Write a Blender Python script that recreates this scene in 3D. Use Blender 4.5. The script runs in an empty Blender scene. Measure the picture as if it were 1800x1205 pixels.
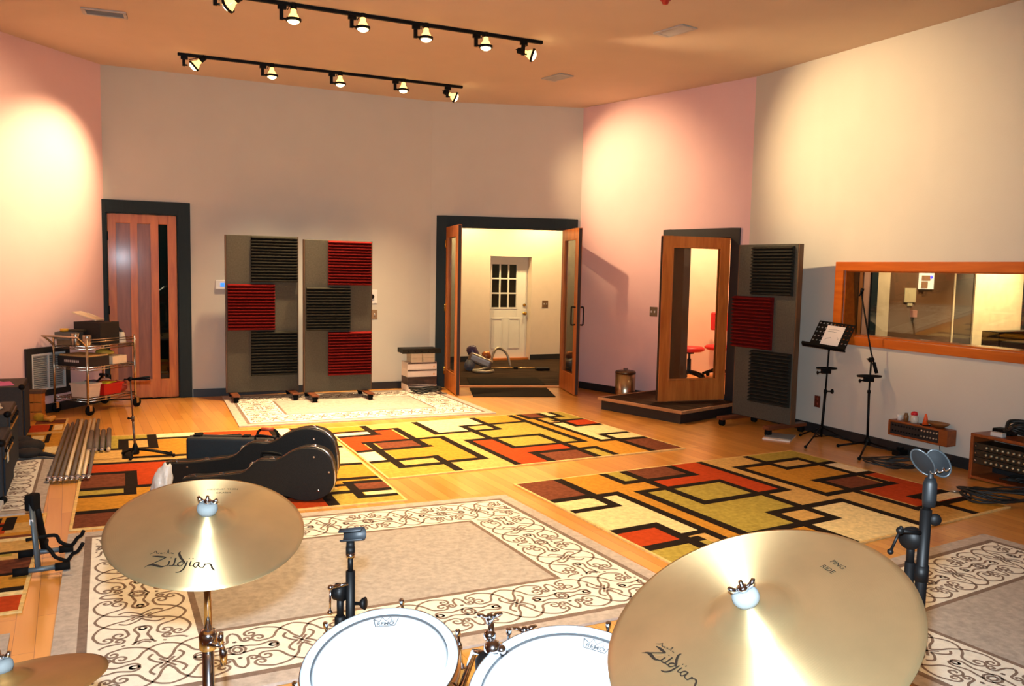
import bpy, bmesh, math, random
from mathutils import Vector, Matrix, Euler
random.seed(7)
PI = math.pi
SC = bpy.context.scene
COL = SC.collection

# ---------------------------------------------------------------- camera
W_PX, H_PX, F_PX = 1800.0, 1205.0, 1460.9
PITCH, ROLL = math.radians(4.993), math.radians(1.170)
CAM = Vector((0.0, 0.0, 1.6))
_fwd = Vector((0, math.cos(PITCH), -math.sin(PITCH)))
_up0 = Vector((0, math.sin(PITCH), math.cos(PITCH)))
_rt0 = Vector((1, 0, 0))
_rt = _rt0*math.cos(ROLL) + _up0*math.sin(ROLL)
_up = _up0*math.cos(ROLL) - _rt0*math.sin(ROLL)
cam_data = bpy.data.cameras.new('camera')
cam_data.sensor_fit = 'HORIZONTAL'; cam_data.sensor_width = 36.0
cam_data.lens = 36.0*F_PX/W_PX
cam_data.clip_start = 0.05; cam_data.clip_end = 100
camera = bpy.data.objects.new('camera', cam_data)
COL.objects.link(camera)
m3 = Matrix((_rt, _up, -_fwd)).transposed()
camera.matrix_world = Matrix.Translation(CAM) @ m3.to_4x4()
SC.camera = camera

# ---------------------------------------------------------------- world, exposure
world = bpy.data.worlds.new('world'); SC.world = world
world.use_nodes = True
world.node_tree.nodes['Background'].inputs[0].default_value = (1.0, 0.72, 0.45, 1)
world.node_tree.nodes['Background'].inputs[1].default_value = 0.02
SC.view_settings.view_transform = 'Standard'
SC.view_settings.look = 'None'
SC.view_settings.gamma = 1.0
SC.view_settings.use_curve_mapping = False
SC.view_settings.exposure = 0.2
SC.cycles.use_denoising = True
SC.cycles.max_bounces = 8
SC.cycles.diffuse_bounces = 5
SC.cycles.sample_clamp_indirect = 6.0
SC.cycles.caustics_reflective = False
SC.cycles.caustics_refractive = False

WARM = (1.0, 0.70, 0.38)
def light(name, typ, loc, energy, color, target=None, size=None, spot=None, blend=None, parent=None):
    d = bpy.data.lights.new(name, typ)
    d.energy = energy; d.color = color
    if typ == 'SPOT':
        d.spot_size = math.radians(spot); d.spot_blend = blend; d.shadow_soft_size = size
    elif typ == 'AREA':
        d.size = size
    else:
        d.shadow_soft_size = size
    o = bpy.data.objects.new(name, d); COL.objects.link(o)
    o.location = loc
    if target is not None:
        o.rotation_euler = (Vector(target)-Vector(loc)).to_track_quat('-Z', 'Y').to_euler()
    if parent: o.parent = parent
    return o

P_DOWN, P_WALL, P_FLASH = 430.0, 600.0, 860.0
# the photographer's pop-up flash, just above the lens
light('camera_flash', 'SPOT', (-0.015, 0.02, 1.71), P_FLASH, (0.74, 0.88, 1.0), target=(-0.015, 5.02, 1.71-1.25), size=0.02, spot=112, blend=0.85)
# ceiling cans in the lobby, the booth and the control room
light('lobby_can', 'SPOT', (-0.72, 13.75, 2.95), 190, (1.0, 0.74, 0.36), target=(-0.78, 14.2, 0), size=0.06, spot=150, blend=0.8)
light('lobby_can', 'SPOT', (0.75, 14.4, 2.95), 190, (1.0, 0.74, 0.36), target=(0.72, 14.9, 0), size=0.06, spot=150, blend=0.8)
light('booth_can', 'SPOT', (2.7, 11.2, 2.75), 260, (1.0, 0.62, 0.34), target=(2.75, 11.5, 0), size=0.08, spot=160, blend=0.8)

# ---------------------------------------------------------------- placing helpers
def ray(u, v):
    return _fwd + _rt*((u-W_PX/2)/F_PX) - _up*((v-H_PX/2)/F_PX)
def at(u, v, z=0.0):
    d = ray(u, v); t = (z-CAM.z)/d.z
    return CAM + d*t
def dep(u, v, y):
    d = ray(u, v); return CAM + d*(y/d.y)
def onv(P0, P1, u, v):
    "point seen at (u,v) on the vertical plane through P0,P1 -> (s along, z)"
    P0 = Vector(P0[:2]); P1 = Vector(P1[:2]); d = (P1-P0).normalized(); n = Vector((-d.y, d.x))
    D = ray(u, v); t = ((P0-CAM.xy).dot(n))/(D.xy.dot(n)); X = CAM + D*t
    return (X.xy-P0).dot(d), X.z

# ---------------------------------------------------------------- colour and materials
def lin(c):
    r = []
    for x in c[:3]:
        x = x/255.0
        r.append(x/12.92 if x <= 0.04045 else ((x+0.055)/1.055)**2.4)
    return (*r, 1.0)
_mats = {}
def mat(name, rgb, rough=0.6, metal=0.0, var=0.08, scale=8.0, bump=0.0, bscale=None, spec=0.5, stretch=None, emit=None, estr=0.0, coat=0.0, trans=0.0, aniso=None, alpha=None):
    if name in _mats: return _mats[name]
    m = bpy.data.materials.new(name); m.use_nodes = True
    nt = m.node_tree; N = nt.nodes; Lk = nt.links
    b = N['Principled BSDF']
    b.inputs['Roughness'].default_value = rough
    b.inputs['Metallic'].default_value = metal
    b.inputs['Specular IOR Level'].default_value = spec
    if coat: b.inputs['Coat Weight'].default_value = coat; b.inputs['Coat Roughness'].default_value = 0.12
    if trans: b.inputs['Transmission Weight'].default_value = trans
    if alpha is not None: b.inputs['Alpha'].default_value = alpha
    if emit: b.inputs['Emission Color'].default_value = lin(emit); b.inputs['Emission Strength'].default_value = estr
    base = lin(rgb)
    tc = N.new('ShaderNodeTexCoord'); mp = N.new('ShaderNodeMapping')
    Lk.new(tc.outputs['Object'], mp.inputs['Vector'])
    if stretch: mp.inputs['Scale'].default_value = stretch
    nz = N.new('ShaderNodeTexNoise'); nz.inputs['Scale'].default_value = scale; nz.inputs['Detail'].default_value = 5
    Lk.new(mp.outputs[0], nz.inputs['Vector'])
    mx = N.new('ShaderNodeMix'); mx.data_type = 'RGBA'
    mx.inputs[6].default_value = tuple(max(0, c*(1-var)) for c in base[:3])+(1,)
    mx.inputs[7].default_value = tuple(min(1, c*(1+var)) for c in base[:3])+(1,)
    rr = N.new('ShaderNodeMapRange'); rr.inputs[1].default_value = 0.3; rr.inputs[2].default_value = 0.7
    Lk.new(nz.outputs[0], rr.inputs[0]); Lk.new(rr.outputs[0], mx.inputs[0])
    Lk.new(mx.outputs[2], b.inputs['Base Color'])
    if bump:
        n2 = N.new('ShaderNodeTexNoise'); n2.inputs['Scale'].default_value = bscale or scale*8; n2.inputs['Detail'].default_value = 3
        Lk.new(mp.outputs[0], n2.inputs['Vector'])
        bp = N.new('ShaderNodeBump'); bp.inputs['Strength'].default_value = bump; bp.inputs['Distance'].default_value = 0.005
        Lk.new(n2.outputs[0], bp.inputs['Height']); Lk.new(bp.outputs[0], b.inputs['Normal'])
    if aniso:
        b.inputs['Anisotropic'].default_value = aniso
        tg = N.new('ShaderNodeTangent'); tg.direction_type = 'RADIAL'; tg.axis = 'Z'
        Lk.new(tg.outputs[0], b.inputs['Tangent'])
    _mats[name] = m
    return m

def wood(name, c1, c2, rough=0.35, axis='Z', scale=3.0, coat=0.2):
    if name in _mats: return _mats[name]
    m = mat(name, c1, rough, coat=coat, spec=0.28)
    nt = m.node_tree; N = nt.nodes; Lk = nt.links; b = N['Principled BSDF']
    tc = N.new('ShaderNodeTexCoord'); mp = N.new('ShaderNodeMapping')
    s = {'X': (0.12, 1, 1), 'Y': (1, 0.12, 1), 'Z': (1, 1, 0.12)}[axis]
    mp.inputs['Scale'].default_value = tuple(x*scale*6 for x in s)
    Lk.new(tc.outputs['Object'], mp.inputs[0])
    nz = N.new('ShaderNodeTexNoise'); nz.inputs['Scale'].default_value = 1.0; nz.inputs['Detail'].default_value = 8; nz.inputs['Distortion'].default_value = 0.6
    Lk.new(mp.outputs[0], nz.inputs['Vector'])
    cr = N.new('ShaderNodeValToRGB')
    cr.color_ramp.elements[0].position = 0.32; cr.color_ramp.elements[0].color = lin(c2)
    cr.color_ramp.elements[1].position = 0.68; cr.color_ramp.elements[1].color = lin(c1)
    Lk.new(nz.outputs[0], cr.inputs[0]); Lk.new(cr.outputs[0], b.inputs['Base Color'])
    return m

# ---------------------------------------------------------------- mesh builder
class MB:
    def __init__(self): self.v = []; self.f = []; self.mi = []; self.sm = []; self.M = Matrix.Identity(4)
    def add(self, vs, fs, mi=0, smooth=False):
        o = len(self.v)
        self.v += [self.M @ Vector(p) for p in vs]
        for f in fs:
            self.f.append([i+o for i in f]); self.mi.append(mi); self.sm.append(smooth)
        return self
    def box(self, c, s, mi=0, R=None):
        x, y, z = s[0]/2, s[1]/2, s[2]/2
        vs = [Vector((a, b, d)) for a in (-x, x) for b in (-y, y) for d in (-z, z)]
        if R is not None: vs = [R @ p for p in vs]
        vs = [p+Vector(c) for p in vs]
        return self.add(vs, [(0,1,3,2),(4,6,7,5),(0,4,5,1),(2,3,7,6),(0,2,6,4),(1,5,7,3)], mi)
    def bx(self, x0, x1, y0, y1, z0, z1, mi=0):
        return self.box(((x0+x1)/2, (y0+y1)/2, (z0+z1)/2), (abs(x1-x0), abs(y1-y0), abs(z1-z0)), mi)
    def tube(self, pts, r, n=8, mi=0, closed=False, caps=True, flat=1.0):
        pts = [Vector(p) for p in pts]; k = len(pts)
        rs = r if isinstance(r, (list, tuple)) else [r]*k
        vs = []; fs = []; prev = None
        for i, p in enumerate(pts):
            if closed: t = pts[(i+1) % k]-pts[i-1]
            else: t = pts[min(i+1, k-1)]-pts[max(i-1, 0)]
            if t.length < 1e-9: t = Vector((0, 0, 1))
            t.normalize()
            if prev is None:
                a = Vector((0, 0, 1)) if abs(t.z) < 0.9 else Vector((1, 0, 0))
                u = t.cross(a).normalized()
            else:
                u = (prev - t*prev.dot(t))
                u = u.normalized() if u.length > 1e-6 else t.orthogonal().normalized()
            prev = u; w = t.cross(u)
            for j in range(n):
                an = 2*PI*j/n
                vs.append(p+u*math.cos(an)*rs[i]+w*math.sin(an)*rs[i]*flat)
        m = k if closed else k-1
        for i in range(m):
            a = i*n; b = ((i+1) % k)*n
            for j in range(n):
                fs.append((a+j, a+(j+1) % n, b+(j+1) % n, b+j))
        if caps and not closed:
            fs.append(tuple(range(n-1, -1, -1))); fs.append(tuple((k-1)*n+j for j in range(n)))
        self.add(vs, fs, mi, True)
        return self
    def lathe(self, prof, n=24, mi=0, M=None, smooth=True, mis=None):
        vs = []; fs = []; ms = []
        k = len(prof)
        for (r, z) in prof:
            for j in range(n):
                a = 2*PI*j/n; vs.append(Vector((r*math.cos(a), r*math.sin(a), z)))
        if M is not None: vs = [M @ p for p in vs]
        for i in range(k-1):
            for j in range(n):
                fs.append((i*n+j, i*n+(j+1) % n, (i+1)*n+(j+1) % n, (i+1)*n+j))
                ms.append(mis[i] if mis else mi)
        o = len(self.v)
        self.v += [self.M @ p for p in vs]
        for f, a in zip(fs, ms): self.f.append([i+o for i in f]); self.mi.append(a); self.sm.append(smooth)
        if prof[0][0] > 1e-5: self.f.append([o+j for j in range(n-1, -1, -1)]); self.mi.append(ms[0]); self.sm.append(False)
        if prof[-1][0] > 1e-5: self.f.append([o+(k-1)*n+j for j in range(n)]); self.mi.append(ms[-1]); self.sm.append(False)
        return self
    def cyl(self, p0, p1, r0, r1=None, n=14, mi=0):
        return self.tube([p0, p1], [r0, r0 if r1 is None else r1], n, mi)
    def ball(self, c, r, n=12, mi=0, s=(1, 1, 1)):
        prof = [(max(1e-6, math.sin(PI*i/8)), -math.cos(PI*i/8)) for i in range(9)]
        M = Matrix.Translation(c) @ Matrix.Diagonal((r*s[0], r*s[1], r*s[2], 1))
        return self.lathe(prof, n, mi, M)
    def prism(self, poly, z0, z1, mi=0, M=None, smooth=False):
        n = len(poly)
        vs = [Vector((p[0], p[1], z0)) for p in poly]+[Vector((p[0], p[1], z1)) for p in poly]
        if M is not None: vs = [M @ p for p in vs]
        self.add(vs, [tuple(range(n-1, -1, -1)), tuple(range(n, 2*n))], mi)
        o = len(self.v)-2*n
        for i in range(n):
            self.f.append([o+i, o+(i+1) % n, o+n+(i+1) % n, o+n+i]); self.mi.append(mi); self.sm.append(smooth)
        return self
    def quad(self, a, b, c, d, mi=0):
        return self.add([a, b, c, d], [(0, 1, 2, 3)], mi)
    def build(self, name, mats, parent=None, bevel=0.0, seg=2, subsurf=0, fix=True):
        me = bpy.data.meshes.new(name)
        me.from_pydata([tuple(p) for p in self.v], [], self.f)
        if not isinstance(mats, (list, tuple)): mats = [mats]
        for m in mats: me.materials.append(m)
        me.polygons.foreach_set('material_index', self.mi)
        me.polygons.foreach_set('use_smooth', self.sm)
        if fix:
            bm = bmesh.new(); bm.from_mesh(me)
            bmesh.ops.remove_doubles(bm, verts=bm.verts, dist=1e-5)
            bmesh.ops.recalc_face_normals(bm, faces=bm.faces)
            bm.to_mesh(me); bm.free()
        me.update()
        o = bpy.data.objects.new(name, me); COL.objects.link(o)
        if parent is not None: o.parent = parent
        if bevel:
            md = o.modifiers.new('bevel', 'BEVEL'); md.width = bevel; md.segments = seg; md.limit_method = 'ANGLE'; md.angle_limit = math.radians(40)
        if subsurf:
            md = o.modifiers.new('subsurf', 'SUBSURF'); md.levels = subsurf; md.render_levels = subsurf
        return o

def tag(o, label, cat, group=None, kind=None):
    o['label'] = label; o['category'] = cat
    if group: o['group'] = group
    if kind: o['kind'] = kind
    return o
def thing(name, label, cat, loc=(0, 0, 0), rotz=0.0, group=None, rot=None):
    o = bpy.data.objects.new(name, None); COL.objects.link(o)
    o.empty_display_size = 0.1
    o.location = loc; o.rotation_euler = rot if rot else (0, 0, rotz)
    return tag(o, label, cat, group)
def plab(o, label): o['label'] = label; return o
def dup(root, loc, rotz, label, group=None, rot=None):
    r = root.copy(); COL.objects.link(r); r.location = loc; r.rotation_euler = rot if rot else (0, 0, rotz)
    r['label'] = label
    if group: r['group'] = group
    for ch in list(root.children):
        c = ch.copy(); COL.objects.link(c); c.parent = r
        for g in ch.children:
            d = g.copy(); COL.objects.link(d); d.parent = c
    return r
def structure(o, label=None):
    o['kind'] = 'structure'
    if label: o['label'] = label
    return o
def spline(pts, n=8, closed=False):
    "Catmull-Rom through pts"
    P = [Vector(p) for p in pts]; k = len(P); out = []
    rng = range(k) if closed else range(k-1)
    for i in rng:
        p0 = P[i-1] if (closed or i > 0) else P[0]
        p1 = P[i]; p2 = P[(i+1) % k]
        p3 = P[(i+2) % k] if (closed or i+2 < k) else P[-1]
        for j in range(n):
            t = j/n
            out.append(0.5*((2*p1)+(p2-p0)*t+(2*p0-5*p1+4*p2-p3)*t*t+(3*p1-p0-3*p2+p3)*t**3))
    if not closed: out.append(P[-1])
    return out
def frame(d, p=(0, 0, 0), up=(0, 0, 1)):
    "matrix whose Z axis points along d"
    z = Vector(d).normalized(); u = Vector(up)
    if abs(z.dot(u)) > 0.98: u = Vector((1, 0, 0))
    x = u.cross(z).normalized(); y = z.cross(x)
    M = Matrix((x, y, z)).transposed().to_4x4(); M.translation = Vector(p)
    return M

# ================================================================ materials of the room
M_grey = mat('wall_paint_grey', (196, 191, 178), 0.75, var=0.02, scale=3, bump=0.15, bscale=120, spec=0.25)
M_pink = mat('wall_paint_pink', (224, 186, 182), 0.75, var=0.02, scale=3, bump=0.15, bscale=120, spec=0.25)
M_ceil = mat('ceiling_paint', (206, 184, 160), 0.85, var=0.02, scale=3, bump=0.1, bscale=90, spec=0.2)
M_black = mat('black_trim', (28, 30, 32), 0.5, var=0.1)
M_slate = mat('slate_green_paint', (32, 43, 45), 0.6, var=0.08, spec=0.2, stretch=(6, 6, 0.6), bump=0.1)
M_fir = wood('fir_door_wood', (206, 122, 54), (178, 96, 38), 0.42, coat=0.05)
M_firx = wood('fir_door_wood_cross', (206, 122, 54), (178, 96, 38), 0.42, axis='X', coat=0.05)
M_trimw = wood('window_trim_wood', (192, 98, 26), (170, 80, 18), 0.4, axis='X')
M_glass = mat('clear_glass', (235, 240, 238), 0.02, var=0.0, trans=1.0)
M_chrome = mat('chrome', (215, 215, 218), 0.12, 1.0, var=0.02)
M_blackmetal = mat('black_metal', (10, 9, 9), 0.5, 0.0, var=0.15, spec=0.15)
M_blackplastic = mat('black_plastic', (10, 9, 9), 0.55, var=0.15, spec=0.15)
M_rubber = mat('black_rubber', (12, 11, 11), 0.8, var=0.1, spec=0.15)
M_white = mat('white_plastic', (225, 222, 215), 0.5, var=0.03)

def floor_mat():
    m = mat('oak_strip_floor', (205, 130, 55), 0.3, coat=0.25)
    nt = m.node_tree; N = nt.nodes; Lk = nt.links; b = N['Principled BSDF']
    tc = N.new('ShaderNodeTexCoord'); mp = N.new('ShaderNodeMapping')
    mp.inputs['Rotation'].default_value = (0, 0, math.radians(-118.0))
    Lk.new(tc.outputs['Object'], mp.inputs[0])
    br = N.new('ShaderNodeTexBrick')
    br.offset = 0.37; br.offset_frequency = 2; br.squash = 1.0
    br.inputs['Color1'].default_value = (0, 0, 0, 1); br.inputs['Color2'].default_value = (1, 1, 1, 1)
    br.inputs['Mortar'].default_value = (0.5, 0.5, 0.5, 1)
    br.inputs['Scale'].default_value = 1.0; br.inputs['Mortar Size'].default_value = 0.0012
    br.inputs['Brick Width'].default_value = 1.05; br.inputs['Row Height'].default_value = 0.083; br.inputs['Bias'].default_value = 0.0
    Lk.new(mp.outputs[0], br.inputs['Vector'])
    m2 = N.new('ShaderNodeMapping'); m2.inputs['Scale'].default_value = (1.6, 22, 1)
    Lk.new(mp.outputs[0], m2.inputs[0])
    nz = N.new('ShaderNodeTexNoise'); nz.inputs['Scale'].default_value = 1.3; nz.inputs['Detail'].default_value = 8
    Lk.new(m2.outputs[0], nz.inputs['Vector'])
    mx = N.new('ShaderNodeMix'); mx.data_type = 'FLOAT'; mx.inputs[0].default_value = 0.45
    Lk.new(br.outputs['Color'], mx.inputs[2]); Lk.new(nz.outputs[0], mx.inputs[3])
    cr = N.new('ShaderNodeValToRGB')
    cr.color_ramp.elements[0].position = 0.1; cr.color_ramp.elements[0].color = lin((192, 124, 46))
    cr.color_ramp.elements[1].position = 0.9; cr.color_ramp.elements[1].color = lin((222, 160, 76))
    Lk.new(mx.outputs[0], cr.inputs[0])
    dk = N.new('ShaderNodeMix'); dk.data_type = 'RGBA'
    dk.inputs[7].default_value = lin((140, 82, 32))
    Lk.new(br.outputs['Fac'], dk.inputs[0]); Lk.new(cr.outputs[0], dk.inputs[6])
    Lk.new(dk.outputs[2], b.inputs['Base Color'])
    return m
M_floor = floor_mat()
def carpet_tile_mat():
    m = mat('dark_striped_carpet', (58, 42, 30), 0.95, var=0.7, scale=3.0, stretch=(.8, 9, 1), bump=0.4, bscale=200, spec=0.1)
    return m
M_ltile = carpet_tile_mat()

# ================================================================ shell of the room
HC = 3.80
PA, PB, PC, PD = Vector((-4.673, 9.53)), Vector((-1.116, 11.2)), Vector((0.903, 11.452)), Vector((2.66, 9.47))
_e = (Vector((3.96, 6.75))-PD).normalized()
PE = PD + _e*13.4
_l = Vector((-0.34, -1.267)).normalized()
PL = PA + _l*12.6
def wall_frame(P, Q):
    d = (Q-P).normalized(); M = Matrix.Identity(4)
    M[0][0], M[1][0] = d.x, d.y          # local x along the wall
    M[0][1], M[1][1] = -d.y, d.x         # local y behind the wall (outwards)
    M[0][3], M[1][3] = P.x, P.y
    return M, (Q-P).length
def wall(name, P, Q, m, openings=(), th=0.16, z1=HC, reveal=None):
    M, Ln = wall_frame(P, Q)
    b = MB()
    xs = sorted({0.0, Ln, *[o[0] for o in openings], *[o[1] for o in openings]})
    zs = sorted({0.0, z1, *[o[2] for o in openings], *[o[3] for o in openings]})
    for i in range(len(xs)-1):
        for j in range(len(zs)-1):
            cx, cz = (xs[i]+xs[i+1])/2, (zs[j]+zs[j+1])/2
            if any(o[0] < cx < o[1] and o[2] < cz < o[3] for o in openings): continue
            x0, x1, a, c = xs[i], xs[i+1], zs[j], zs[j+1]
            b.quad((x0, 0, a), (x1, 0, a), (x1, 0, c), (x0, 0, c))
            b.quad((x0, th, a), (x0, th, c), (x1, th, c), (x1, th, a))
    for (x0, x1, a, c) in openings:
        b.quad((x0, 0, a), (x0, th, a), (x0, th, c), (x0, 0, c)); b.quad((x1, 0, a), (x1, 0, c), (x1, th, c), (x1, th, a))
        b.quad((x0, 0, c), (x0, th, c), (x1, th, c), (x1, 0, c))
        if a > 0: b.quad((x0, 0, a), (x1, 0, a), (x1, th, a), (x0, th, a))
    for (x0, x1) in ((0, 0), (Ln, Ln)):
        b.quad((x0, 0, 0), (x0, th, 0), (x0, th, z1), (x0, 0, z1))
    b.quad((0, 0, z1), (0, th, z1), (Ln, th, z1), (Ln, 0, z1))
    o = b.build(name, m, fix=False); o.matrix_world = M
    return structure(o), M, Ln
def base(name, M, segs, y=-0.014, h=0.095):
    b = MB()
    for (a, c) in segs: b.bx(a, c, y, -0.0005, 0, h)
    o = b.build(name, M_black); o.matrix_world = M
    return structure(o)

# floor of the live room + ceiling (polygon of the room)
poly = [PL, PA, PB, PC, PD, PE]
b = MB(); b.prism([(p.x, p.y) for p in poly], -0.12, 0.0); structure(b.build('floor', M_floor))
b = MB(); b.prism([(p.x, p.y) for p in poly], HC, HC+0.1); structure(b.build('ceiling', M_ceil))

DL = (0.02, 0.785, 0.0, 2.17)     # left door opening on the back-left wall
DB = (0.21, 1.83, 0.0, 2.17)      # double door opening
DZ = (1.56, 2.42, 0.14, 2.03)     # booth door opening
WN = (1.40, 4.60, 1.03, 1.665)    # control-room window opening
_, MAB, LAB = wall('wall_back_left', PA, PB, M_grey, [DL])
_, MBC, LBC = wall('wall_back', PB, PC, M_grey, [DB])
_, MCD, LCD = wall('wall_back_right', PC, PD, M_pink, [DZ])
_, MDE, LDE = wall('wall_right', PD, PE, M_grey, [WN])
_, MLA, LLA = wall('wall_left', PL, PA, M_pink)
_, MEL, LEL = wall('wall_front', PE, PL, M_grey)
base('baseboard_back_left', MAB, [(0.93, LAB)])
base('baseboard_back', MBC, [(0, 0.07)])
base('baseboard_back_right', MCD, [(0, 1.44)])
base('baseboard_right', MDE, [(0, LDE)])
base('baseboard_left', MLA, [(0, LLA)])
def wpt(M, s, y, z): return M @ Vector((s, y, z))

# ---------------------------------------------------------------- ceiling registers
def vent(name, p, rz, label, w=0.36, d=0.2):
    t = thing(name, label, 'ceiling vent', (p.x, p.y, HC), rz, 'ceiling air registers')
    b = MB()
    for (x0, x1, y0, y1) in ((-w/2, w/2, -d/2, -d/2+.025), (-w/2, w/2, d/2-.025, d/2), (-w/2, -w/2+.03, -d/2+.025, d/2-.025), (w/2-.03, w/2, -d/2+.025, d/2-.025)):
        b.bx(x0, x1, y0, y1, -0.014, -0.0005)
    b.build('frame', M_ventw, t, bevel=0.003)
    b = MB()
    for i in range(7):
        y = -d/2+.035+i*(d-.07)/6
        b.box((0, y, -0.008), (w-.062, 0.016, 0.002), R=Matrix.Rotation(0.6, 3, 'X'))
    b.build('louvre', M_ventw, t)
    b = MB(); b.bx(-w/2+.03, w/2-.03, -d/2+.025, d/2-.025, -0.003, -0.001); b.build('backing', M_black, t)
    return t
M_ventw = mat('grey_register_metal', (180, 176, 170), 0.5, 0.2)
vent('ceiling_vent', at(1187, 53, HC), 2.2, 'white air register in the ceiling above the booth door')
vent('ceiling_vent', at(980, 135, HC), 2.2, 'small pale air register in the ceiling above the double door', 0.34, 0.2)
vent('ceiling_vent', at(184, 22, HC), 0.35, 'grey air register in the ceiling at the left corner', 0.36, 0.2)
p = at(1170, -4, HC)
b = MB(); b.lathe([(0.045, -0.001), (0.045, -0.02), (0.03, -0.03), (0.022, -0.05), (0.001, -0.055)], 16)
o = b.build('sprinkler_head', mat('red_plastic_dome', (170, 40, 30), 0.4)); o.location = (p.x, p.y, HC)
tag(o, 'small red fitting on the ceiling at the top edge of the view', 'ceiling fitting')

# ================================================================ doors, lobby, booth, control room
def tglass(name, tint=(235, 240, 238), refl=1.0):
    m = bpy.data.materials.new(name); m.use_nodes = True
    nt = m.node_tree; N = nt.nodes; Lk = nt.links
    for n in list(N): N.remove(n)
    out = N.new('ShaderNodeOutputMaterial'); tr = N.new('ShaderNodeBsdfTransparent'); gl = N.new('ShaderNodeBsdfGlossy')
    tr.inputs[0].default_value = lin(tint); gl.inputs['Roughness'].default_value = 0.01
    fr = N.new('ShaderNodeFresnel')
    ge = N.new('ShaderNodeNewGeometry'); io = N.new('ShaderNodeMapRange'); io.inputs[3].default_value = 1.45; io.inputs[4].default_value = 1/1.45
    Lk.new(ge.outputs['Backfacing'], io.inputs[0]); Lk.new(io.outputs[0], fr.inputs[0])
    mu = N.new('ShaderNodeMath'); mu.operation = 'MULTIPLY'; mu.inputs[1].default_value = refl
    Lk.new(fr.outputs[0], mu.inputs[0])
    mx = N.new('ShaderNodeMixShader'); Lk.new(mu.outputs[0], mx.inputs[0]); Lk.new(tr.outputs[0], mx.inputs[1]); Lk.new(gl.outputs[0], mx.inputs[2])
    Lk.new(mx.outputs[0], out.inputs[0])
    return m
M_pane = tglass('window_pane_glass')
M_panedark = tglass('tinted_pane_glass', (150, 165, 165))
M_brass = mat('brass', (190, 150, 70), 0.25, 1.0, var=0.05)
M_doorwhite = mat('white_door_paint', (226, 220, 205), 0.45, var=0.02)
M_peach = mat('booth_wall_peach', (240, 205, 182), 0.8, var=0.03)
M_lobby = mat('lobby_wall_cream', (222, 202, 178), 0.8, var=0.02)

def casing(name, M, x0, x1, z0, z1, wl, wr, wt, m, parent, jamb=0.16, y=-0.022):
    b = MB()
    b.bx(x0-wl, x0, y, -0.0004, z0, z1+wt); b.bx(x1, x1+wr, y, -0.0004, z0, z1+wt); b.bx(x0, x1, y, -0.0004, z1, z1+wt)
    b.bx(x0, x0+0.012, 0, jamb, z0, z1); b.bx(x1-0.012, x1, 0, jamb, z0, z1); b.bx(x0+0.012, x1-0.012, 0, jamb, z1-0.012, z1)
    o = b.build(name, m, parent, bevel=0.003); return o

# --- door_1: closed fir door with narrow glass, back-left wall
d1 = thing('door_1', 'closed fir door with fluted panels and a narrow glass strip, left of the two grey baffles', 'door')
d1.matrix_world = MAB; d1['kind'] = 'structure'
casing('door_frame', MAB, DL[0], DL[1], 0, 2.17, 0.055, 0.135, 0.14, M_slate, d1)
b = MB()
X0, X1 = 0.034, 0.772
cuts = [(0.118, 0.272), (0.342, 0.488), (0.572, 0.672)]
yf, yb = 0.03, 0.075
xs = [X0, 0.118, 0.272, 0.342, 0.488, 0.572, 0.672, X1]
for i in (0, 2, 4, 6): b.bx(xs[i], xs[i+1], yf, yb, 0.012, 2.155)
for (a, c) in cuts: b.bx(a, c, yf, yb, 2.05, 2.155); b.bx(a, c, yf, yb, 0.012, 0.23)
b.build('door_leaf', M_fir, d1, bevel=0.006)
for (a, c) in cuts[:2]:
    b = MB(); b.bx(a-.003, c+.003, yf+0.016, yb-0.01, 0.225, 2.055)
    b.build('door_panel', wood('fir_panel_wood', (150, 92, 60), (126, 74, 48), 0.4, coat=0.05), d1)
b = MB(); b.bx(0.569, 0.675, yf+0.02, yb-0.012, 0.225, 2.055); b.build('glass_strip', M_panedark, d1)
b = MB()
for z in (0.25, 1.05, 1.9): b.cyl((X0+0.002, yf-0.004, z-.05), (X0+0.002, yf-0.004, z+.05), 0.008)
b.build('hinge', M_blackmetal, d1)
# the dim room behind that glass
b = MB(); b.bx(-0.9, 1.9, 2.2, 2.3, 0, 2.8); o = b.build('wall_storage', mat('teal_wall', (70, 120, 115), 0.8)); o.matrix_world = MAB; structure(o)
b = MB(); b.bx(-0.9, 1.9, 0.17, 2.2, -0.1, 0); o = b.build('floor_storage', M_ltile); o.matrix_world = MAB; structure(o)
b = MB(); b.bx(-0.9, 1.9, 0.17, 2.2, 2.7, 2.8); o = b.build('ceiling_storage', M_black); o.matrix_world = MAB; structure(o)
st = thing('equipment_case', 'dark rounded drum case seen dimly through the glass strip of the left door', 'case', wpt(MAB, 0.62, 1.3, 0))
b = MB(); b.lathe([(0.3, 0.0), (0.33, 0.03), (0.33, 0.55), (0.3, 0.58)], 24); b.build('shell', mat('dark_grey_case', (60, 66, 68), 0.5), st)
b = MB(); b.lathe([(0.335, 0.58), (0.335, 0.68), (0.28, 0.74), (0.01, 0.75)], 24); b.build('lid', mat('grey_case_lid', (84, 92, 94), 0.5), st)
light('storage_fill', 'POINT', wpt(MAB, 0.4, 1.2, 2.3), 6, (0.75, 1.0, 0.95), size=0.1)  # added weak bluish fill so the teal wall shows through the glass, no fixture

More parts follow.
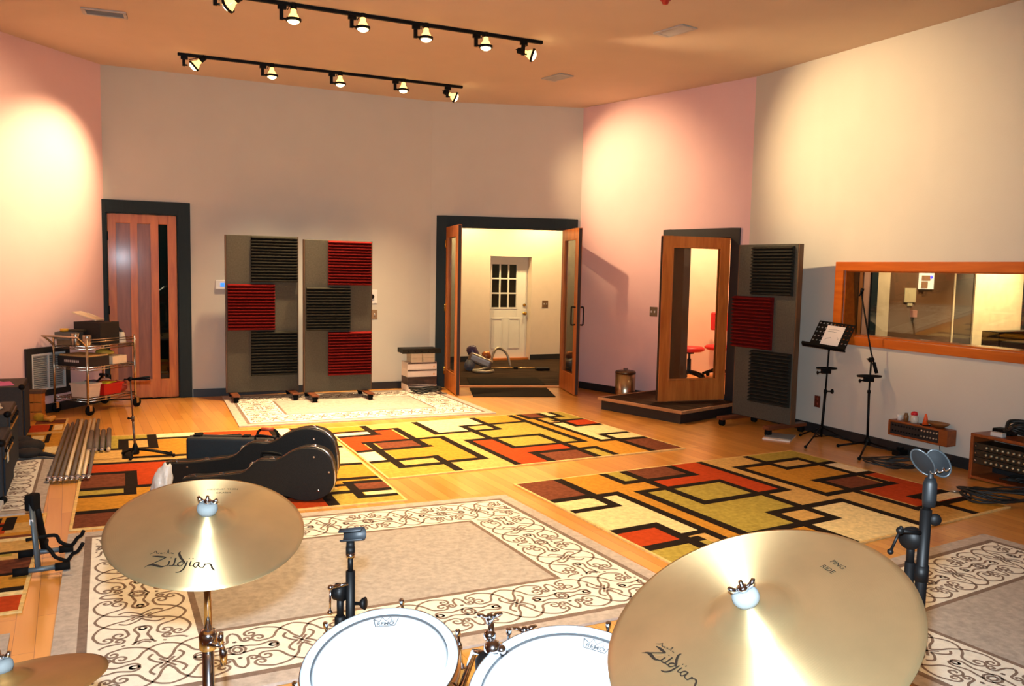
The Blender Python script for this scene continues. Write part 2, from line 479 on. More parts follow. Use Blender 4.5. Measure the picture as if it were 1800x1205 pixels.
# --- door_2: double glazed doors standing open
d2 = thing('door_2', 'pair of open glazed wooden doors with dark slate casing at the back of the room', 'door')
d2.matrix_world = MBC; d2['kind'] = 'structure'
casing('door_frame', MBC, DB[0], DB[1], 0, 2.17, 0.135, 0.165, 0.14, M_slate, d2, jamb=0.16)
b = MB(); b.bx(DB[0], DB[1], -0.02, 0.1, 0.0005, 0.012); b.build('threshold', M_firx, d2, bevel=0.004)
def leaf(parent, hinge, free, z0, z1, th, flip, gx=(0.11, 0.11), gz=(0.24, 0.13), handle=True, wm=None):
    "a glazed leaf hinged at world point hinge (xy) reaching to free; returns its empty"
    h = Vector(hinge[:2]); f = Vector(free[:2]); d = (f-h); w = d.length
    e = bpy.data.objects.new('door_leaf', None); COL.objects.link(e)
    wm = wm or M_fir
    Mw = Matrix.Translation((h.x, h.y, 0)) @ Matrix.Rotation(math.atan2(d.y, d.x), 4, 'Z')
    e.parent = parent; e.matrix_basis = parent.matrix_basis.inverted() @ Mw
    b = MB(); y0, y1 = (-th/2, th/2)
    b.bx(0, gx[0], y0, y1, z0, z1); b.bx(w-gx[1], w, y0, y1, z0, z1)
    b.bx(gx[0], w-gx[1], y0, y1, z1-gz[1], z1); b.bx(gx[0], w-gx[1], y0, y1, z0, z0+gz[0])
    m = 0.014
    for y in (y0-0.004, y1-0.008):
        b.bx(gx[0], w-gx[1], y, y+0.012, z0+gz[0], z0+gz[0]+m); b.bx(gx[0], w-gx[1], y, y+0.012, z1-gz[1]-m, z1-gz[1])
        b.bx(gx[0], gx[0]+m, y, y+0.012, z0+gz[0]+m, z1-gz[1]-m); b.bx(w-gx[1]-m, w-gx[1], y, y+0.012, z0+gz[0]+m, z1-gz[1]-m)
    b.build('leaf_frame', wm, e, bevel=0.003)
    b = MB(); b.bx(gx[0]-.005, w-gx[1]+.005, -0.004, 0.004, z0+gz[0]-.005, z1-gz[1]+.005); b.build('glass', M_pane, e)
    b = MB(); b.bx(w, w+0.003, y0+.006, y1-.006, z0+.005, z1-.005); b.build('edge_gasket', mat('dark_brown_gasket', (46, 28, 18), 0.6), e)
    if handle:
        for s in (-1, 1):
            y = s*th/2; zc = z0+1.02
            b = MB(); b.tube(spline([(w-.055, y, zc-.11), (w-.055, y+s*.045, zc-.115), (w-.055, y+s*.055, zc-.09), (w-.055, y+s*.055, zc+.09), (w-.055, y+s*.045, zc+.115), (w-.055, y, zc+.11)], 5), 0.0095, 8)
            b.build('pull_handle', M_blackmetal, e)
    b = MB()
    for z in (z0+.22, (z0+z1)/2, z1-.22): b.cyl((0.0, -flip*th*0.62, z-.05), (0.0, -flip*th*0.62, z+.05), 0.009)
    b.build('hinge', M_brass, e)
    return e
leaf(d2, wpt(MBC, DB[0]+.02, -0.035, 0), (-0.675, 10.425), 0.012, 2.155, 0.05, 1, handle=False)
leaf(d2, wpt(MBC, DB[1]-.02, -0.035, 0), (0.842, 10.625), 0.012, 2.155, 0.05, -1)

# --- lobby
dlo = Vector((0.905, 0.425)); plo = Vector((0.324, 14.911))
LP0 = plo-dlo*3.6; LP1 = plo+dlo*2.6
sL, zt = onv(LP0, LP1, 862.5, 450); sR = 3.6
zt = 1.84
_, MLB, _l = wall('wall_lobby_back', LP0, LP1, M_lobby, [(sL, sR, 0, zt)], th=0.2, z1=3.1)
c0 = wpt(MBC, -0.6, 0.17, 0).xy; c1 = wpt(MBC, 2.75, 0.17, 0).xy
wall('wall_lobby_left', c0, LP0, M_lobby, th=0.1, z1=3.1)
wall('wall_lobby_right', LP1, c1, M_lobby, th=0.1, z1=3.1)
lpoly = [(c0.x, c0.y), (LP0.x, LP0.y), (LP1.x, LP1.y), (c1.x, c1.y)]
pb = [wpt(MBC, -0.6, 0.1, 0), wpt(MBC, 2.75, 0.1, 0)]
b = MB(); b.prism([(c0.x, c0.y), (c1.x, c1.y), (LP1.x+.3, LP1.y+.5), (LP0.x, LP0.y+.5)], -0.1, 0.0); structure(b.build('floor_lobby', M_ltile))
b = MB(); b.prism([(c0.x, c0.y), (c1.x, c1.y), (LP1.x, LP1.y+.2), (LP0.x, LP0.y+.2)], 3.1, 3.2); structure(b.build('ceiling_lobby', M_lobby))
o = base('baseboard_lobby', MLB, [(0, sL), (sR+.0, 6.2)])
d3 = thing('door_3', 'white door with nine small panes at the far side of the lobby', 'door'); d3.matrix_world = MLB; d3['kind'] = 'structure'
w3 = sR-sL
b = MB(); y0, y1 = 0.15, 0.19
gx0, gx1, gz0, gz1 = sL+0.09, sL+w3*0.73, 0.93, zt-0.13
b.bx(sL+.002, gx0, y0, y1, 0.01, zt-.002); b.bx(gx1, sR-.002, y0, y1, 0.01, zt-.002); b.bx(gx0, gx1, y0, y1, 0.01, gz0); b.bx(gx0, gx1, y0, y1, gz1, zt-.002)
b.build('door_leaf', M_doorwhite, d3, bevel=0.003)
b = MB(); b.bx(gx0, gx1, y0+.018, y0+.024, gz0, gz1); b.build('glass', M_panedark, d3)
b = MB()
for i in (1, 2): x = gx0+(gx1-gx0)*i/3; b.bx(x-.012, x+.012, y0-.004, y1, gz0, gz1)
for i in (1, 2): z = gz0+(gz1-gz0)*i/3; b.bx(gx0, gx1, y0-.003, y1-.001, z-.012, z+.012)
for (a, c, e, f) in ((gx0-.02, gx0+.008, gz0-.02, gz1+.02), (gx1-.008, gx1+.02, gz0-.02, gz1+.02), (gx0, gx1, gz0-.02, gz0+.008), (gx0, gx1, gz1-.008, gz1+.02)): b.bx(a, c, y0-.006, y1-.002, e, f)
b.build('muntin_grid', M_doorwhite, d3)
for k in range(2):
    xa = sL+0.10+k*(w3*0.42); xb = xa+w3*0.27
    b = MB()
    for (a, c, e, f) in ((xa, xb, .20, .225), (xa, xb, .73, .755), (xa, xa+.02, .225, .73), (xb-.02, xb, .225, .73)): b.bx(a, c, y0-.008, y0, e, f)
    b.build('raised_panel', M_doorwhite, d3, bevel=0.003)
b = MB(); b.lathe([(0.03, 0), (0.03, 0.008), (0.012, 0.012), (0.012, 0.03), (0.028, 0.04), (0.03, 0.055), (0.015, 0.066), (0.001, 0.067)], 16, M=frame((0, -1, 0), (sR-.06, y0, 0.83)))
b.build('door_knob', M_brass, d3)
b = MB(); b.lathe([(0.028, 0), (0.028, 0.012), (0.02, 0.02), (0.001, 0.021)], 16, M=frame((0, -1, 0), (sR-.06, y0, 0.98))); b.build('deadbolt', M_brass, d3)
b = MB(); b.bx(sL, sR, 0.05, 0.2, 0.0005, 0.035); b.build('sill', M_firx, d3)
b = MB(); b.bx(gx0-.3, gx1+.4, 0.9, 0.95, 0, 2.4); o = b.build('wall_outside', mat('dusk_grey', (92, 84, 74), 0.9)); o.matrix_world = MLB; structure(o)
light('entry_lamp', 'POINT', wpt(MLB, 3.3, 0.6, 2.0), 6, (1, 0.85, 0.6), size=0.1)

def plate(name, M, s, z, w, h, label, cat, m, kind='switch', n=2):
    t = thing(name, label, cat); t.matrix_world = M @ Matrix.Translation((s, 0, z))
    b = MB(); b.bx(-w/2, w/2, -0.007, -0.0005, -h/2, h/2); b.build('cover_plate', m, t, bevel=0.003)
    for i in range(n):
        x = (i-(n-1)/2)*w*0.42
        b = MB()
        if kind == 'switch': b.box((x, -0.012, 0), (0.010, 0.016, 0.022), R=Matrix.Rotation(0.3, 3, 'X'))
        elif kind == 'outlet':
            z0 = (i-(n-1)/2)*h*0.42; b.lathe([(0.016, 0), (0.016, 0.003), (0.001, 0.0035)], 14, M=frame((0, -1, 0), (0, -0.007, z0)))
        b.build({'switch': 'toggle', 'outlet': 'socket'}[kind], M_white if kind == 'switch' else mat('outlet_rust', (128, 48, 24), 0.5), t)
    return t
M_tanplate = mat('tan_cover_plate', (140, 112, 84), 0.5)
s_, z_ = onv(LP0, LP1, 958, 534)
plate('light_switch', MLB, s_, z_, 0.12, 0.13, 'brown double light switch on the lobby wall right of the white door', 'light switch', mat('brown_plate', (110, 78, 50), 0.5))
s_, z_ = onv(PC, PD, 1149, 547.5)
plate('light_switch', MCD, s_, z_, 0.12, 0.12, 'steel double light switch on the pink wall left of the booth door', 'light switch', mat('steel_plate', (120, 104, 84), 0.4, 0.5))
s_, z_ = onv(PD, PE, 1437, 705)
plate('wall_outlet', MDE, s_, z_, 0.075, 0.12, 'rust-brown wall outlet low on the right wall behind the sheet-music stand', 'outlet', mat('rust_plate', (96, 40, 24), 0.5), 'outlet')
s_, z_ = onv(PA, PB, 658, 552)
plate('light_switch', MAB, s_, z_, 0.075, 0.12, 'tan light switch below the volume control right of the second baffle', 'light switch', M_tanplate, n=1)
s_, z_ = onv(PA, PB, 656, 521)
t = thing('volume_control', 'white wall plate with a round black knob beside the second baffle', 'wall control'); t.matrix_world = MAB @ Matrix.Translation((s_, 0, z_))
b = MB(); b.bx(-0.055, 0.055, -0.008, -0.0005, -0.09, 0.09); b.build('cover_plate', M_white, t, bevel=0.003)
b = MB(); b.lathe([(0.03, 0), (0.03, 0.012), (0.024, 0.018), (0.001, 0.019)], 18, M=frame((0, -1, 0), (-0.02, -0.008, 0.0))); b.build('knob', M_blackplastic, t)
s_, z_ = onv(PA, PB, 388, 500)
t = thing('thermostat', 'white thermostat with a glowing blue screen left of the first baffle', 'thermostat'); t.matrix_world = MAB @ Matrix.Translation((s_, 0, z_))
b = MB(); b.bx(-0.062, 0.062, -0.03, -0.0005, -0.055, 0.055); b.build('housing', M_white, t, bevel=0.006)
b = MB(); b.bx(-0.008, 0.04, -0.032, -0.029, -0.022, 0.022); plab(b.build('screen', mat('blue_lcd', (40, 110, 230), 0.3, emit=(50, 130, 255), estr=1.1), t), 'glowing blue screen')

# --- door_4: vocal booth, raised on the platform
ZP = 0.14
d4 = thing('door_4', 'open glazed wooden door of the raised booth in the pink wall', 'door'); d4.matrix_world = MCD; d4['kind'] = 'structure'
casing('door_frame', MCD, DZ[0], DZ[1], ZP, 2.03, 0.12, 0.115, 0.105, M_black, d4, jamb=0.38)
leaf(d4, wpt(MCD, DZ[1]-.01, -0.035, 0), (1.652, 9.335), ZP+0.015, 2.02, 0.05, 1, gx=(0.115, 0.125), gz=(0.235, 0.115), handle=False)
# platform in front of the booth door
pl = thing('booth_platform', 'low black carpeted platform with pale nosing in front of the booth door', 'platform'); pl.matrix_world = MCD
b = MB(); b.bx(1.46, 2.60, -1.08, -0.018, 0.0, ZP-0.025); b.build('riser', M_black, pl)
b = MB(); b.bx(1.45, 2.61, -1.085, -0.018, ZP-0.025, ZP); b.build('carpet_top', M_ltile, pl)
b = MB(); b.bx(1.425, 2.635, -1.115, -1.085, ZP-.03, ZP+0.004); b.bx(1.425, 1.45, -1.085, -0.018, ZP-.03, ZP+0.004); b.bx(2.61, 2.635, -1.085, -0.018, ZP-.03, ZP+0.004)
b.build('nosing', wood('pale_nosing_wood', (190, 140, 96), (160, 112, 72), 0.4, axis='X'), pl, bevel=0.006)
# booth interior
b = MB(); b.quad((1.3, 12.16, ZP), (3.96, 12.16, ZP), (3.96, 12.16, 2.9), (1.3, 12.16, 2.9)); structure(b.build('wall_booth_back', M_peach))
q = [wpt(MCD, -0.2, .38, 0), wpt(MCD, 2.62, .38, 0)]
b = MB(); b.quad((3.96, 12.16, ZP), (3.96, 9.98, ZP), (3.96, 9.98, 2.9), (3.96, 12.16, 2.9)); structure(b.build('wall_booth_right', M_peach))
b = MB(); b.prism([(q[0].x, q[0].y), (q[1].x, q[1].y), (3.96, 9.98), (3.96, 12.16), (1.3, 12.16)], ZP-0.1, ZP); structure(b.build('floor_booth', M_floor))
b = MB(); b.prism([(q[0].x, q[0].y), (q[1].x, q[1].y), (3.96, 9.98), (3.96, 12.16), (1.3, 12.16)], 2.9, 3.0); structure(b.build('ceiling_booth', M_peach))
for nm, (x0, x1) in (('wall_booth_front_left', (-0.3, DZ[0])), ('wall_booth_front_right', (DZ[1], 2.62))):
    b = MB(); b.quad((x0, .38, ZP), (x1, .38, ZP), (x1, .38, 2.9), (x0, .38, 2.9)); o = b.build(nm, M_peach); o.matrix_world = MCD; structure(o)
b = MB(); b.quad((DZ[0], .38, 2.03), (DZ[1], .38, 2.03), (DZ[1], .38, 2.9), (DZ[0], .38, 2.9)); o = b.build('wall_booth_front_head', M_peach); o.matrix_world = MCD; structure(o)
b = MB(); b.bx(DZ[0], DZ[1], 0.0, .38, ZP-.05, ZP); o = b.build('trim_1', M_ltile); o.matrix_world = MCD; structure(o)
M_red = mat('red_vinyl', (205, 28, 38), 0.45)
def swivel(name, label, loc, rz, seat_z, back):
    t = thing(name, label, 'chair' if back else 'stool', loc, rz)
    b = MB(); b.lathe([(0.001, 0), (0.16, 0.0), (0.2, 0.02), (0.205, 0.045), (0.18, 0.065), (0.001, 0.075)], 24, M=Matrix.Translation((0, 0, seat_z-.07))); b.build('seat', M_red, t)
    b = MB(); b.cyl((0, 0, 0.1), (0, 0, 0.3), 0.028); b.cyl((0, 0, 0.3), (0, 0, seat_z-.07), 0.016); b.cyl((0, 0, seat_z-.1), (0, 0, seat_z-.07), 0.06); b.build('gas_column', M_blackmetal, t)
    for k in range(5):
        a = 2*PI*k/5
        b = MB(); b.tube([(0, 0, 0.12), (0.12*math.cos(a), 0.12*math.sin(a), 0.10), (0.23*math.cos(a), 0.23*math.sin(a), 0.065)], [0.03, 0.024, 0.018], 8)
        b.ball((0.23*math.cos(a), 0.23*math.sin(a), 0.03), 0.0295, 10); b.build('caster_leg', M_blackplastic, t)
    if back:
        b = MB(); b.box((0, 0.2, seat_z+.32), (0.38, 0.05, 0.26)); b.build('backrest', M_red, t, bevel=0.05, seg=4)
        b = MB(); b.tube([(0, 0.0, seat_z-.08), (0, 0.21, seat_z-.07), (0, 0.245, seat_z), (0, 0.235, seat_z+.3)], 0.016); b.build('back_bracket', M_blackmetal, t)
    return t
p = at(1210, 668, ZP); swivel('swivel_stool', 'backless red round stool seen through the booth door glass', (p.x, p.y, ZP), 0.3, 0.47, False)
p = at(1262, 664, ZP); swivel('swivel_chair', 'red swivel chair with a backrest inside the booth', (p.x, p.y, ZP), -0.5, 0.47, True)

# --- window_1: control-room window
w1 = thing('window_1', 'long control-room window in an orange wood frame on the right wall', 'window'); w1.matrix_world = MDE; w1['kind'] = 'structure'
b = MB()
x0, x1, z0, z1 = WN
b.bx(x0-.105, x1+.1, -0.026, -0.0005, z1, z1+.085); b.bx(x0-.105, x1+.1, -0.03, -0.0005, z0-.085, z0)
b.bx(x0-.105, x0, -0.026, -0.0005, z0, z1); b.bx(x1, x1+.1, -0.026, -0.0005, z0, z1)
b.build('window_casing', M_trimw, w1, bevel=0.005)
b = MB(); b.bx(x0, x0+.014, 0, .17, z0, z1); b.bx(x1-.014, x1, 0, .17, z0, z1); b.bx(x0, x1, 0, .17, z1-.014, z1); b.bx(x0, x1, 0, .17, z0, z0+.014)
b.build('window_jamb', M_trimw, w1)
b = MB(); b.box(((x0+x1)/2, 0.13, (z0+z1)/2), (x1-x0-.03, 0.008, z1-z0-.03), R=Matrix.Rotation(math.radians(6), 3, 'X')); b.build('pane', M_pane, w1)
# control room behind
M_crwall = mat('control_room_brown', (104, 72, 46), 0.6, var=0.25, scale=1.2, stretch=(1, 1, 0.05))
def crbox(name, x0, x1, y0, y1, z0, z1, m, bevel=0):
    b = MB(); b.bx(x0, x1, y0, y1, z0, z1); o = b.build(name, m, bevel=bevel); o.matrix_world = MDE; return o
structure(crbox('wall_control_room_back', 0.2, 9.0, 6.6, 6.7, 0, 2.9, M_crwall))
structure(crbox('wall_control_room_left', 0.1, 0.2, 0.25, 6.7, 0, 2.9, M_slate))
structure(crbox('wall_control_room_right', 8.9, 9.0, 0.25, 6.6, 0, 2.9, M_crwall))
structure(crbox('floor_control_room', 0.2, 9.0, 0.17, 6.6, -0.1, 0, M_ltile))
structure(crbox('ceiling_control_room', 0.2, 9.0, 0.17, 6.7, 2.9, 3.0, M_black))

# ================================================================ rugs
import numpy as np
def homog(src, dst):
    A = []
    for (x, y), (u, v) in zip(src, dst):
        A.append([x, y, 1, 0, 0, 0, -u*x, -u*y, -u]); A.append([0, 0, 0, x, y, 1, -v*x, -v*y, -v])
    _, _, vt = np.linalg.svd(np.array(A, float)); return vt[-1].reshape(3, 3)
def line_x(p1, p2, p3, p4):
    l1 = np.cross([*p1, 1], [*p2, 1]); l2 = np.cross([*p3, 1], [*p4, 1]); x = np.cross(l1, l2)
    return (x[0]/x[2], x[1]/x[2])
def rugm(name, rgb, var=0.16): return mat(name, rgb, 0.97, var=var, scale=34, bump=0.5, bscale=420, spec=0.08)
RC = {'K': rugm('rug_black', (36, 27, 20)), 'B': rugm('rug_brown', (116, 64, 42), 0.22), 'G': rugm('rug_gold', (196, 136, 48)), 'R': rugm('rug_rust', (182, 66, 26), 0.14),
      'O': rugm('rug_olive', (172, 150, 66), 0.2), 'C': rugm('rug_cream', (232, 208, 150)), 'T': rugm('rug_tan', (206, 162, 92)), 'P': rugm('rug_pale', (240, 220, 178)), 'E': rugm('rug_binding', (226, 188, 120))}
MODERN = [  # u0,u1,v0,v1,colour ; later entries lie over earlier ones
 (0,2.9,0,2.03,'T'), (0.3,.95,0,.6,'G'), (.5,.74,.48,2.03,'G'), (.37,1.25,1.66,2.03,'G'), (0,.3,0,.46,'B'), (0,.3,.54,.73,'C'), (0,.5,.8,1.46,'C'), (.36,.5,.55,1.46,'C'),
 (0,.28,1.26,1.50,'R'), (0,.42,1.58,2.03,'O'), (.78,.91,0,.27,'O'), (.98,1.37,0,.28,'B'), (1.45,1.71,0,.94,'R'), (.98,1.71,.36,.53,'R'), (.98,1.43,.6,.94,'P'),
 (.74,1.45,.6,1.6,'O'), (1.23,1.45,1.41,1.59,'T'), (1.53,1.86,1.41,2.03,'C'), (1.23,1.86,1.67,2.03,'C'), (2.33,2.9,0,.46,'O'), (2.33,2.65,.31,.46,'T'), (1.96,2.64,.34,1.18,'G'), (2.33,2.65,.31,.46,'T'),
 (2.25,2.63,.94,1.18,'B'), (2.74,2.9,.54,.86,'P'), (2.74,2.9,.94,1.6,'R'), (2.27,2.9,1.26,1.73,'R'), (2.54,2.9,1.6,1.72,'P'), (2.54,2.9,1.8,2.03,'G'), (1.94,2.46,1.8,2.03,'T'),
 # black bars
 (.30,.38,0,.8,'K'), (0,.38,.46,.54,'K'), (0,.36,.73,.80,'K'), (.28,.56,.48,.56,'K'), (.49,.56,.48,1.74,'K'), (0,.36,1.18,1.26,'K'), (.28,.36,1.18,1.80,'K'), (0,.42,1.50,1.58,'K'), (.28,.56,1.42,1.48,'K'),
 (.71,.78,0,.35,'K'), (.71,.98,.27,.35,'K'), (.90,.98,0,1.02,'K'), (1.37,1.45,0,.36,'K'), (.9,1.45,.28,.36,'K'), (.66,1.5,.53,.60,'K'), (1.43,1.5,.53,1.02,'K'), (.9,1.77,.94,1.02,'K'),
 (.66,.74,.53,2.03,'K'), (.66,1.53,1.59,1.67,'K'), (1.15,1.94,1.33,1.41,'K'), (1.15,1.23,1.33,2.03,'K'), (1.45,1.53,.94,1.67,'K'), (1.86,1.94,1.33,2.03,'K'), (1.71,1.78,0,1.02,'K'),
 (2.25,2.33,0,.54,'K'), (2.25,2.73,.23,.31,'K'), (2.65,2.73,.23,1.26,'K'), (2.25,2.9,.46,.54,'K'), (1.88,2.33,.26,.34,'K'), (1.88,1.96,.26,1.26,'K'), (2.15,2.9,.86,.94,'K'), (2.17,2.25,.86,1.8,'K'), (1.88,2.75,1.18,1.26,'K'),
 (2.17,2.9,1.73,1.80,'K'), (2.44,2.9,1.52,1.6,'K'), (2.46,2.54,1.52,2.03,'K'),
 # corner block near the first corner
 (.36,.54,1.80,2.03,'B'), (.19,.28,1.81,2.03,'C'), (.54,.62,1.73,2.03,'K'), (.28,.36,1.73,2.03,'K'), (.12,.19,1.74,2.03,'K'), (.12,.62,1.73,1.80,'K'),
]
def clip_rects(rects, L, Wd, e=0.018):
    return [(-e, L+e, -e, Wd+e, 'E')] + [(max(0, a), min(L, b), max(0, c), min(Wd, d), k) for (a, b, c, d, k) in rects if min(L, b) > max(0, a) and min(Wd, d) > max(0, c)]
def rug_mesh(b, rects, mp, order, zt):
    us = sorted({round(x, 4) for r in rects for x in r[:2]}); vs = sorted({round(x, 4) for r in rects for x in r[2:4]})
    for i in range(len(us)-1):
        for j in range(len(vs)-1):
            cu, cv = (us[i]+us[i+1])/2, (vs[j]+vs[j+1])/2; k = None
            for r in rects:
                if r[0] < cu < r[1] and r[2] < cv < r[3]: k = r[4]
            if k is None: continue
            b.quad(*[(*mp(u, v), zt) for u, v in ((us[i], vs[j]), (us[i+1], vs[j]), (us[i+1], vs[j+1]), (us[i], vs[j+1]))], mi=order.index(k))
    c = [mp(us[0], vs[0]), mp(us[-1], vs[0]), mp(us[-1], vs[-1]), mp(us[0], vs[-1])]
    for i in range(4):
        p, q = c[i], c[(i+1) % 4]
        b.quad((*p, 0.0006), (*q, 0.0006), (*q, zt), (*p, zt), mi=0)
    b.quad(*[(*p, 0.0006) for p in c], mi=0)
def rug_corners(px):   # pixel corners of (0,0),(L,0),(L,W),(0,W)
    return [at(u, v).xy for u, v in px]
def mapper(corners, L, Wd):
    Hm = homog([(0, 0), (L, 0), (L, Wd), (0, Wd)], [(p.x, p.y) for p in corners])
    o = sum(corners, Vector((0, 0)))/4
    def mp(u, v):
        q = Hm @ np.array([u, v, 1.0]); return (q[0]/q[2]-o.x, q[1]/q[2]-o.y)
    return mp, o
def modern_rug(corners, label, L=2.9, Wd=2.03, rects=MODERN, du=0, group='geometric rugs'):
    mp, o = mapper(corners, L, Wd)
    order = ['E', 'K', 'B', 'G', 'R', 'O', 'C', 'T', 'P']
    b = MB(); rug_mesh(b, clip_rects(rects, L, Wd), mp, order, 0.011)
    ob = b.build('geometric_rug', [RC[k] for k in order]); ob.location = (o.x, o.y, 0)
    return tag(ob, label, 'rug', group)
nl = line_x((908, 853), (1178, 989), (1770, 891.7), (1520, 952))
modern_rug(rug_corners([(908, 853), (1390, 793.6), (1770, 891.7), nl]), 'geometric block-pattern rug in front of the two music stands on the right')
modern_rug(rug_corners([(1200, 788.6), (684, 841.6), (573, 754.5), (984, 724.5)]), 'geometric block-pattern rug in the middle, in front of the double doors')
modern_rug(rug_corners([(127.5, 931.7), (157, 770), (562, 752), (711, 879.6)]), 'geometric block-pattern rug under the guitar cases')
# smaller strips of the same pattern by the left amplifiers
def plan_rect(c, ex, ey, L, Wd):
    c = Vector(c[:2]); return [c, c+ex*L, c+ex*L+ey*Wd, c+ey*Wd]
def unit(a, b): return (Vector(b[:2])-Vector(a[:2])).normalized()
a0, a1 = at(77, 905), at(36, 1058)
ex = unit(a0, a1); ey = Vector((ex.y, -ex.x))
if ey.x > 0: ey = -ey
modern_rug(plan_rect(a0, ex, ey, 1.62, 1.1), 'small geometric rug lying under the empty guitar stand at the left edge', 1.62, 1.1,
  [(0,1.62,0,1.1,'T'), (0,.16,0,.5,'G'), (.12,.4,.18,1.1,'R'), (.04,.1,.30,.42,'C'), (.02,.14,.22,.28,'K'), (.02,.3,.14,.20,'K'), (.16,.22,.2,.6,'K'), (.36,.42,0,1.1,'G'), (.42,.47,.0,.3,'B'), (.47,.53,.0,.22,'C'),
   (.43,.64,.22,.29,'K'), (.50,.72,.34,1.1,'R'), (.72,.80,.1,1.1,'O'), (.72,.76,0,1.1,'K'), (.86,1.1,0,1.1,'B'), (1.1,1.3,0,1.1,'G'), (1.3,1.36,0,1.1,'K'), (1.36,1.42,0,1.1,'C'), (1.08,1.12,.0,1.1,'K'), (1.42,1.62,0,1.1,'R')])
a0, a1 = at(117, 737), at(99, 801)
ex = unit(a0, a1); ey = Vector((ex.y, -ex.x))
if ey.x > 0: ey = -ey
Lq_ = (a1.xy-a0.xy).length; kq = Lq_/1.62
modern_rug(plan_rect(a0, ex, ey, Lq_, 0.5), 'small chequered rug between the wire cart and the left amplifiers', Lq_, 0.5,
  [(p_*kq, q_*kq, r_*.62, s_*.62, k_) for p_, q_, r_, s_, k_ in [(0,1.62,0,.9,'G'), (.04,.24,.0,.42,'B'), (.3,.56,.02,.14,'C'), (.28,.62,.20,.46,'R'), (.30,.6,.16,.2,'K'), (.3,.62,.46,.52,'K'), (.34,.62,.52,.9,'B'), (.62,.72,0,.9,'T'), (.72,1.12,.14,.2,'K'), (.8,1.0,.22,.38,'C'), (.74,1.12,.4,.46,'K'), (.96,1.26,.46,.74,'C'), (.84,1.3,.74,.8,'K'), (1.26,1.34,0,.9,'T'), (1.3,1.54,.0,.16,'C'), (1.3,1.56,.18,.24,'K'), (1.34,1.56,.24,.5,'B'), (1.3,1.56,.5,.58,'K'), (1.56,1.62,0,.9,'T')]])

WC = {'D': rugm('scroll_rug_taupe', (186, 172, 158)), 'L': rugm('scroll_rug_line', (132, 112, 98)), 'I': rugm('scroll_rug_ivory', (236, 229, 212), 0.06), 'F': rugm('scroll_rug_field', (178, 168, 156), 0.16)}
def spiral(cx, cy, r, a0, turns, n=18):
    out = []
    for i in range(n+1):
        t = i/n; rr = r*(1-0.86*t); a = a0+turns*2*PI*t
        out.append((cx+rr*math.cos(a), cy+rr*math.sin(a)))
    return out
def sp2(pts, n=6): return [(p.x, p.y) for p in spline([(x, y, 0) for x, y in pts], n)]
STROKES = []      # one quarter of the cell: s 0..0.65, t 0..0.5 in border widths
def _mk():
    S = STROKES
    S.append(sp2([(0.0, 0.06), (0.10, 0.10), (0.20, 0.20), (0.27, 0.33), (0.40, 0.37)])+spiral(0.40, 0.285, 0.085, PI/2, -1.25))
    S.append(sp2([(0.0, 0.44), (0.06, 0.34), (0.10, 0.22), (0.20, 0.10), (0.36, 0.05), (0.50, 0.10)])+spiral(0.47, 0.17, 0.07, -1.0, 1.2))
    S.append(sp2([(0.62, 0.42), (0.52, 0.44), (0.44, 0.46), (0.32, 0.42)])+spiral(0.30, 0.49, 0.07, -1.4, -1.1))
    S.append(sp2([(0.65, 0.10), (0.60, 0.16), (0.585, 0.26)])+spiral(0.53, 0.28, 0.055, 0.2, 1.2))
    S.append([(0.605, 0.5), (0.625, 0.455), (0.65, 0.44)]); S.append([(0.565, 0.5), (0.60, 0.42), (0.65, 0.395)]); S.append([(0.635, 0.33), (0.65, 0.30)])
    S.append(sp2([(0.04, 0.5), (0.10, 0.46), (0.16, 0.36), (0.12, 0.28)]))
    S.append([(0.0, 0.50), (0.07, 0.40)])
_mk()
def ribbon(b, pts, mp, z, hw, mi):
    P = [Vector(mp(*p)) for p in pts]; L = []; R = []
    for i in range(len(P)):
        t = P[min(i+1, len(P)-1)]-P[max(i-1, 0)]
        if t.length < 1e-9: t = Vector((1, 0))
        t.normalize(); n = Vector((-t.y, t.x))*hw
        L.append(P[i]+n); R.append(P[i]-n)
    for i in range(len(P)-1):
        b.quad((*R[i], z), (*R[i+1], z), (*L[i+1], z), (*L[i], z), mi)
def scroll_rug(corners, label, L, Wd, bw=0.40, band=0.085, line=0.035, hw=0.006, cells=None, name='scroll_rug'):
    mp, o = mapper(corners, L, Wd)
    order = ['D', 'L', 'I', 'F']
    i0 = band+line; i1 = i0+bw
    rects = [(0, L, 0, Wd, 'D'), (band, L-band, band, Wd-band, 'L'), (i0, L-i0, i0, Wd-i0, 'I'), (i1, L-i1, i1, Wd-i1, 'L'), (i1+line*.8, L-i1-line*.8, i1+line*.8, Wd-i1-line*.8, 'F')]
    b = MB(); rug_mesh(b, rects, mp, order, 0.013)
    def strip(s0, s1, fn):
        ln = s1-s0; k = max(1, round(ln/(bw*1.3))); step = ln/k
        for c in range(k):
            cx = s0+(c+0.5)*step
            for st in STROKES:
                for ms in (1, -1):
                    for mt in (1, -1):
                        pts = [fn(cx+ms*(s*step/1.3), (t if mt > 0 else 1-t)*bw) for s, t in st]
                        ribbon(b, pts, mp, 0.0137, hw, 1)
    strip(i0+.02, L-i0-.02, lambda s, t: (s, i0+t)); strip(i0+.02, L-i0-.02, lambda s, t: (s, Wd-i0-t))
    if Wd-2*i1 > 0.3:
        strip(i1, Wd-i1, lambda s, t: (i0+t, s)); strip(i1, Wd-i1, lambda s, t: (L-i0-t, s))
    ob = b.build(name, [WC[k] for k in order], fix=False); ob.location = (o.x, o.y, 0)
    return tag(ob, label, 'rug', 'ivory scroll-border rugs')
fr, fl = (888, 872), (120, 941.7)
nr = line_x(fr, (1150, 1010), (527, 1197), (1080, 1090)); nl2 = line_x((122, 941.8), (91.6, 1143), (527, 1197), (1080, 1090))
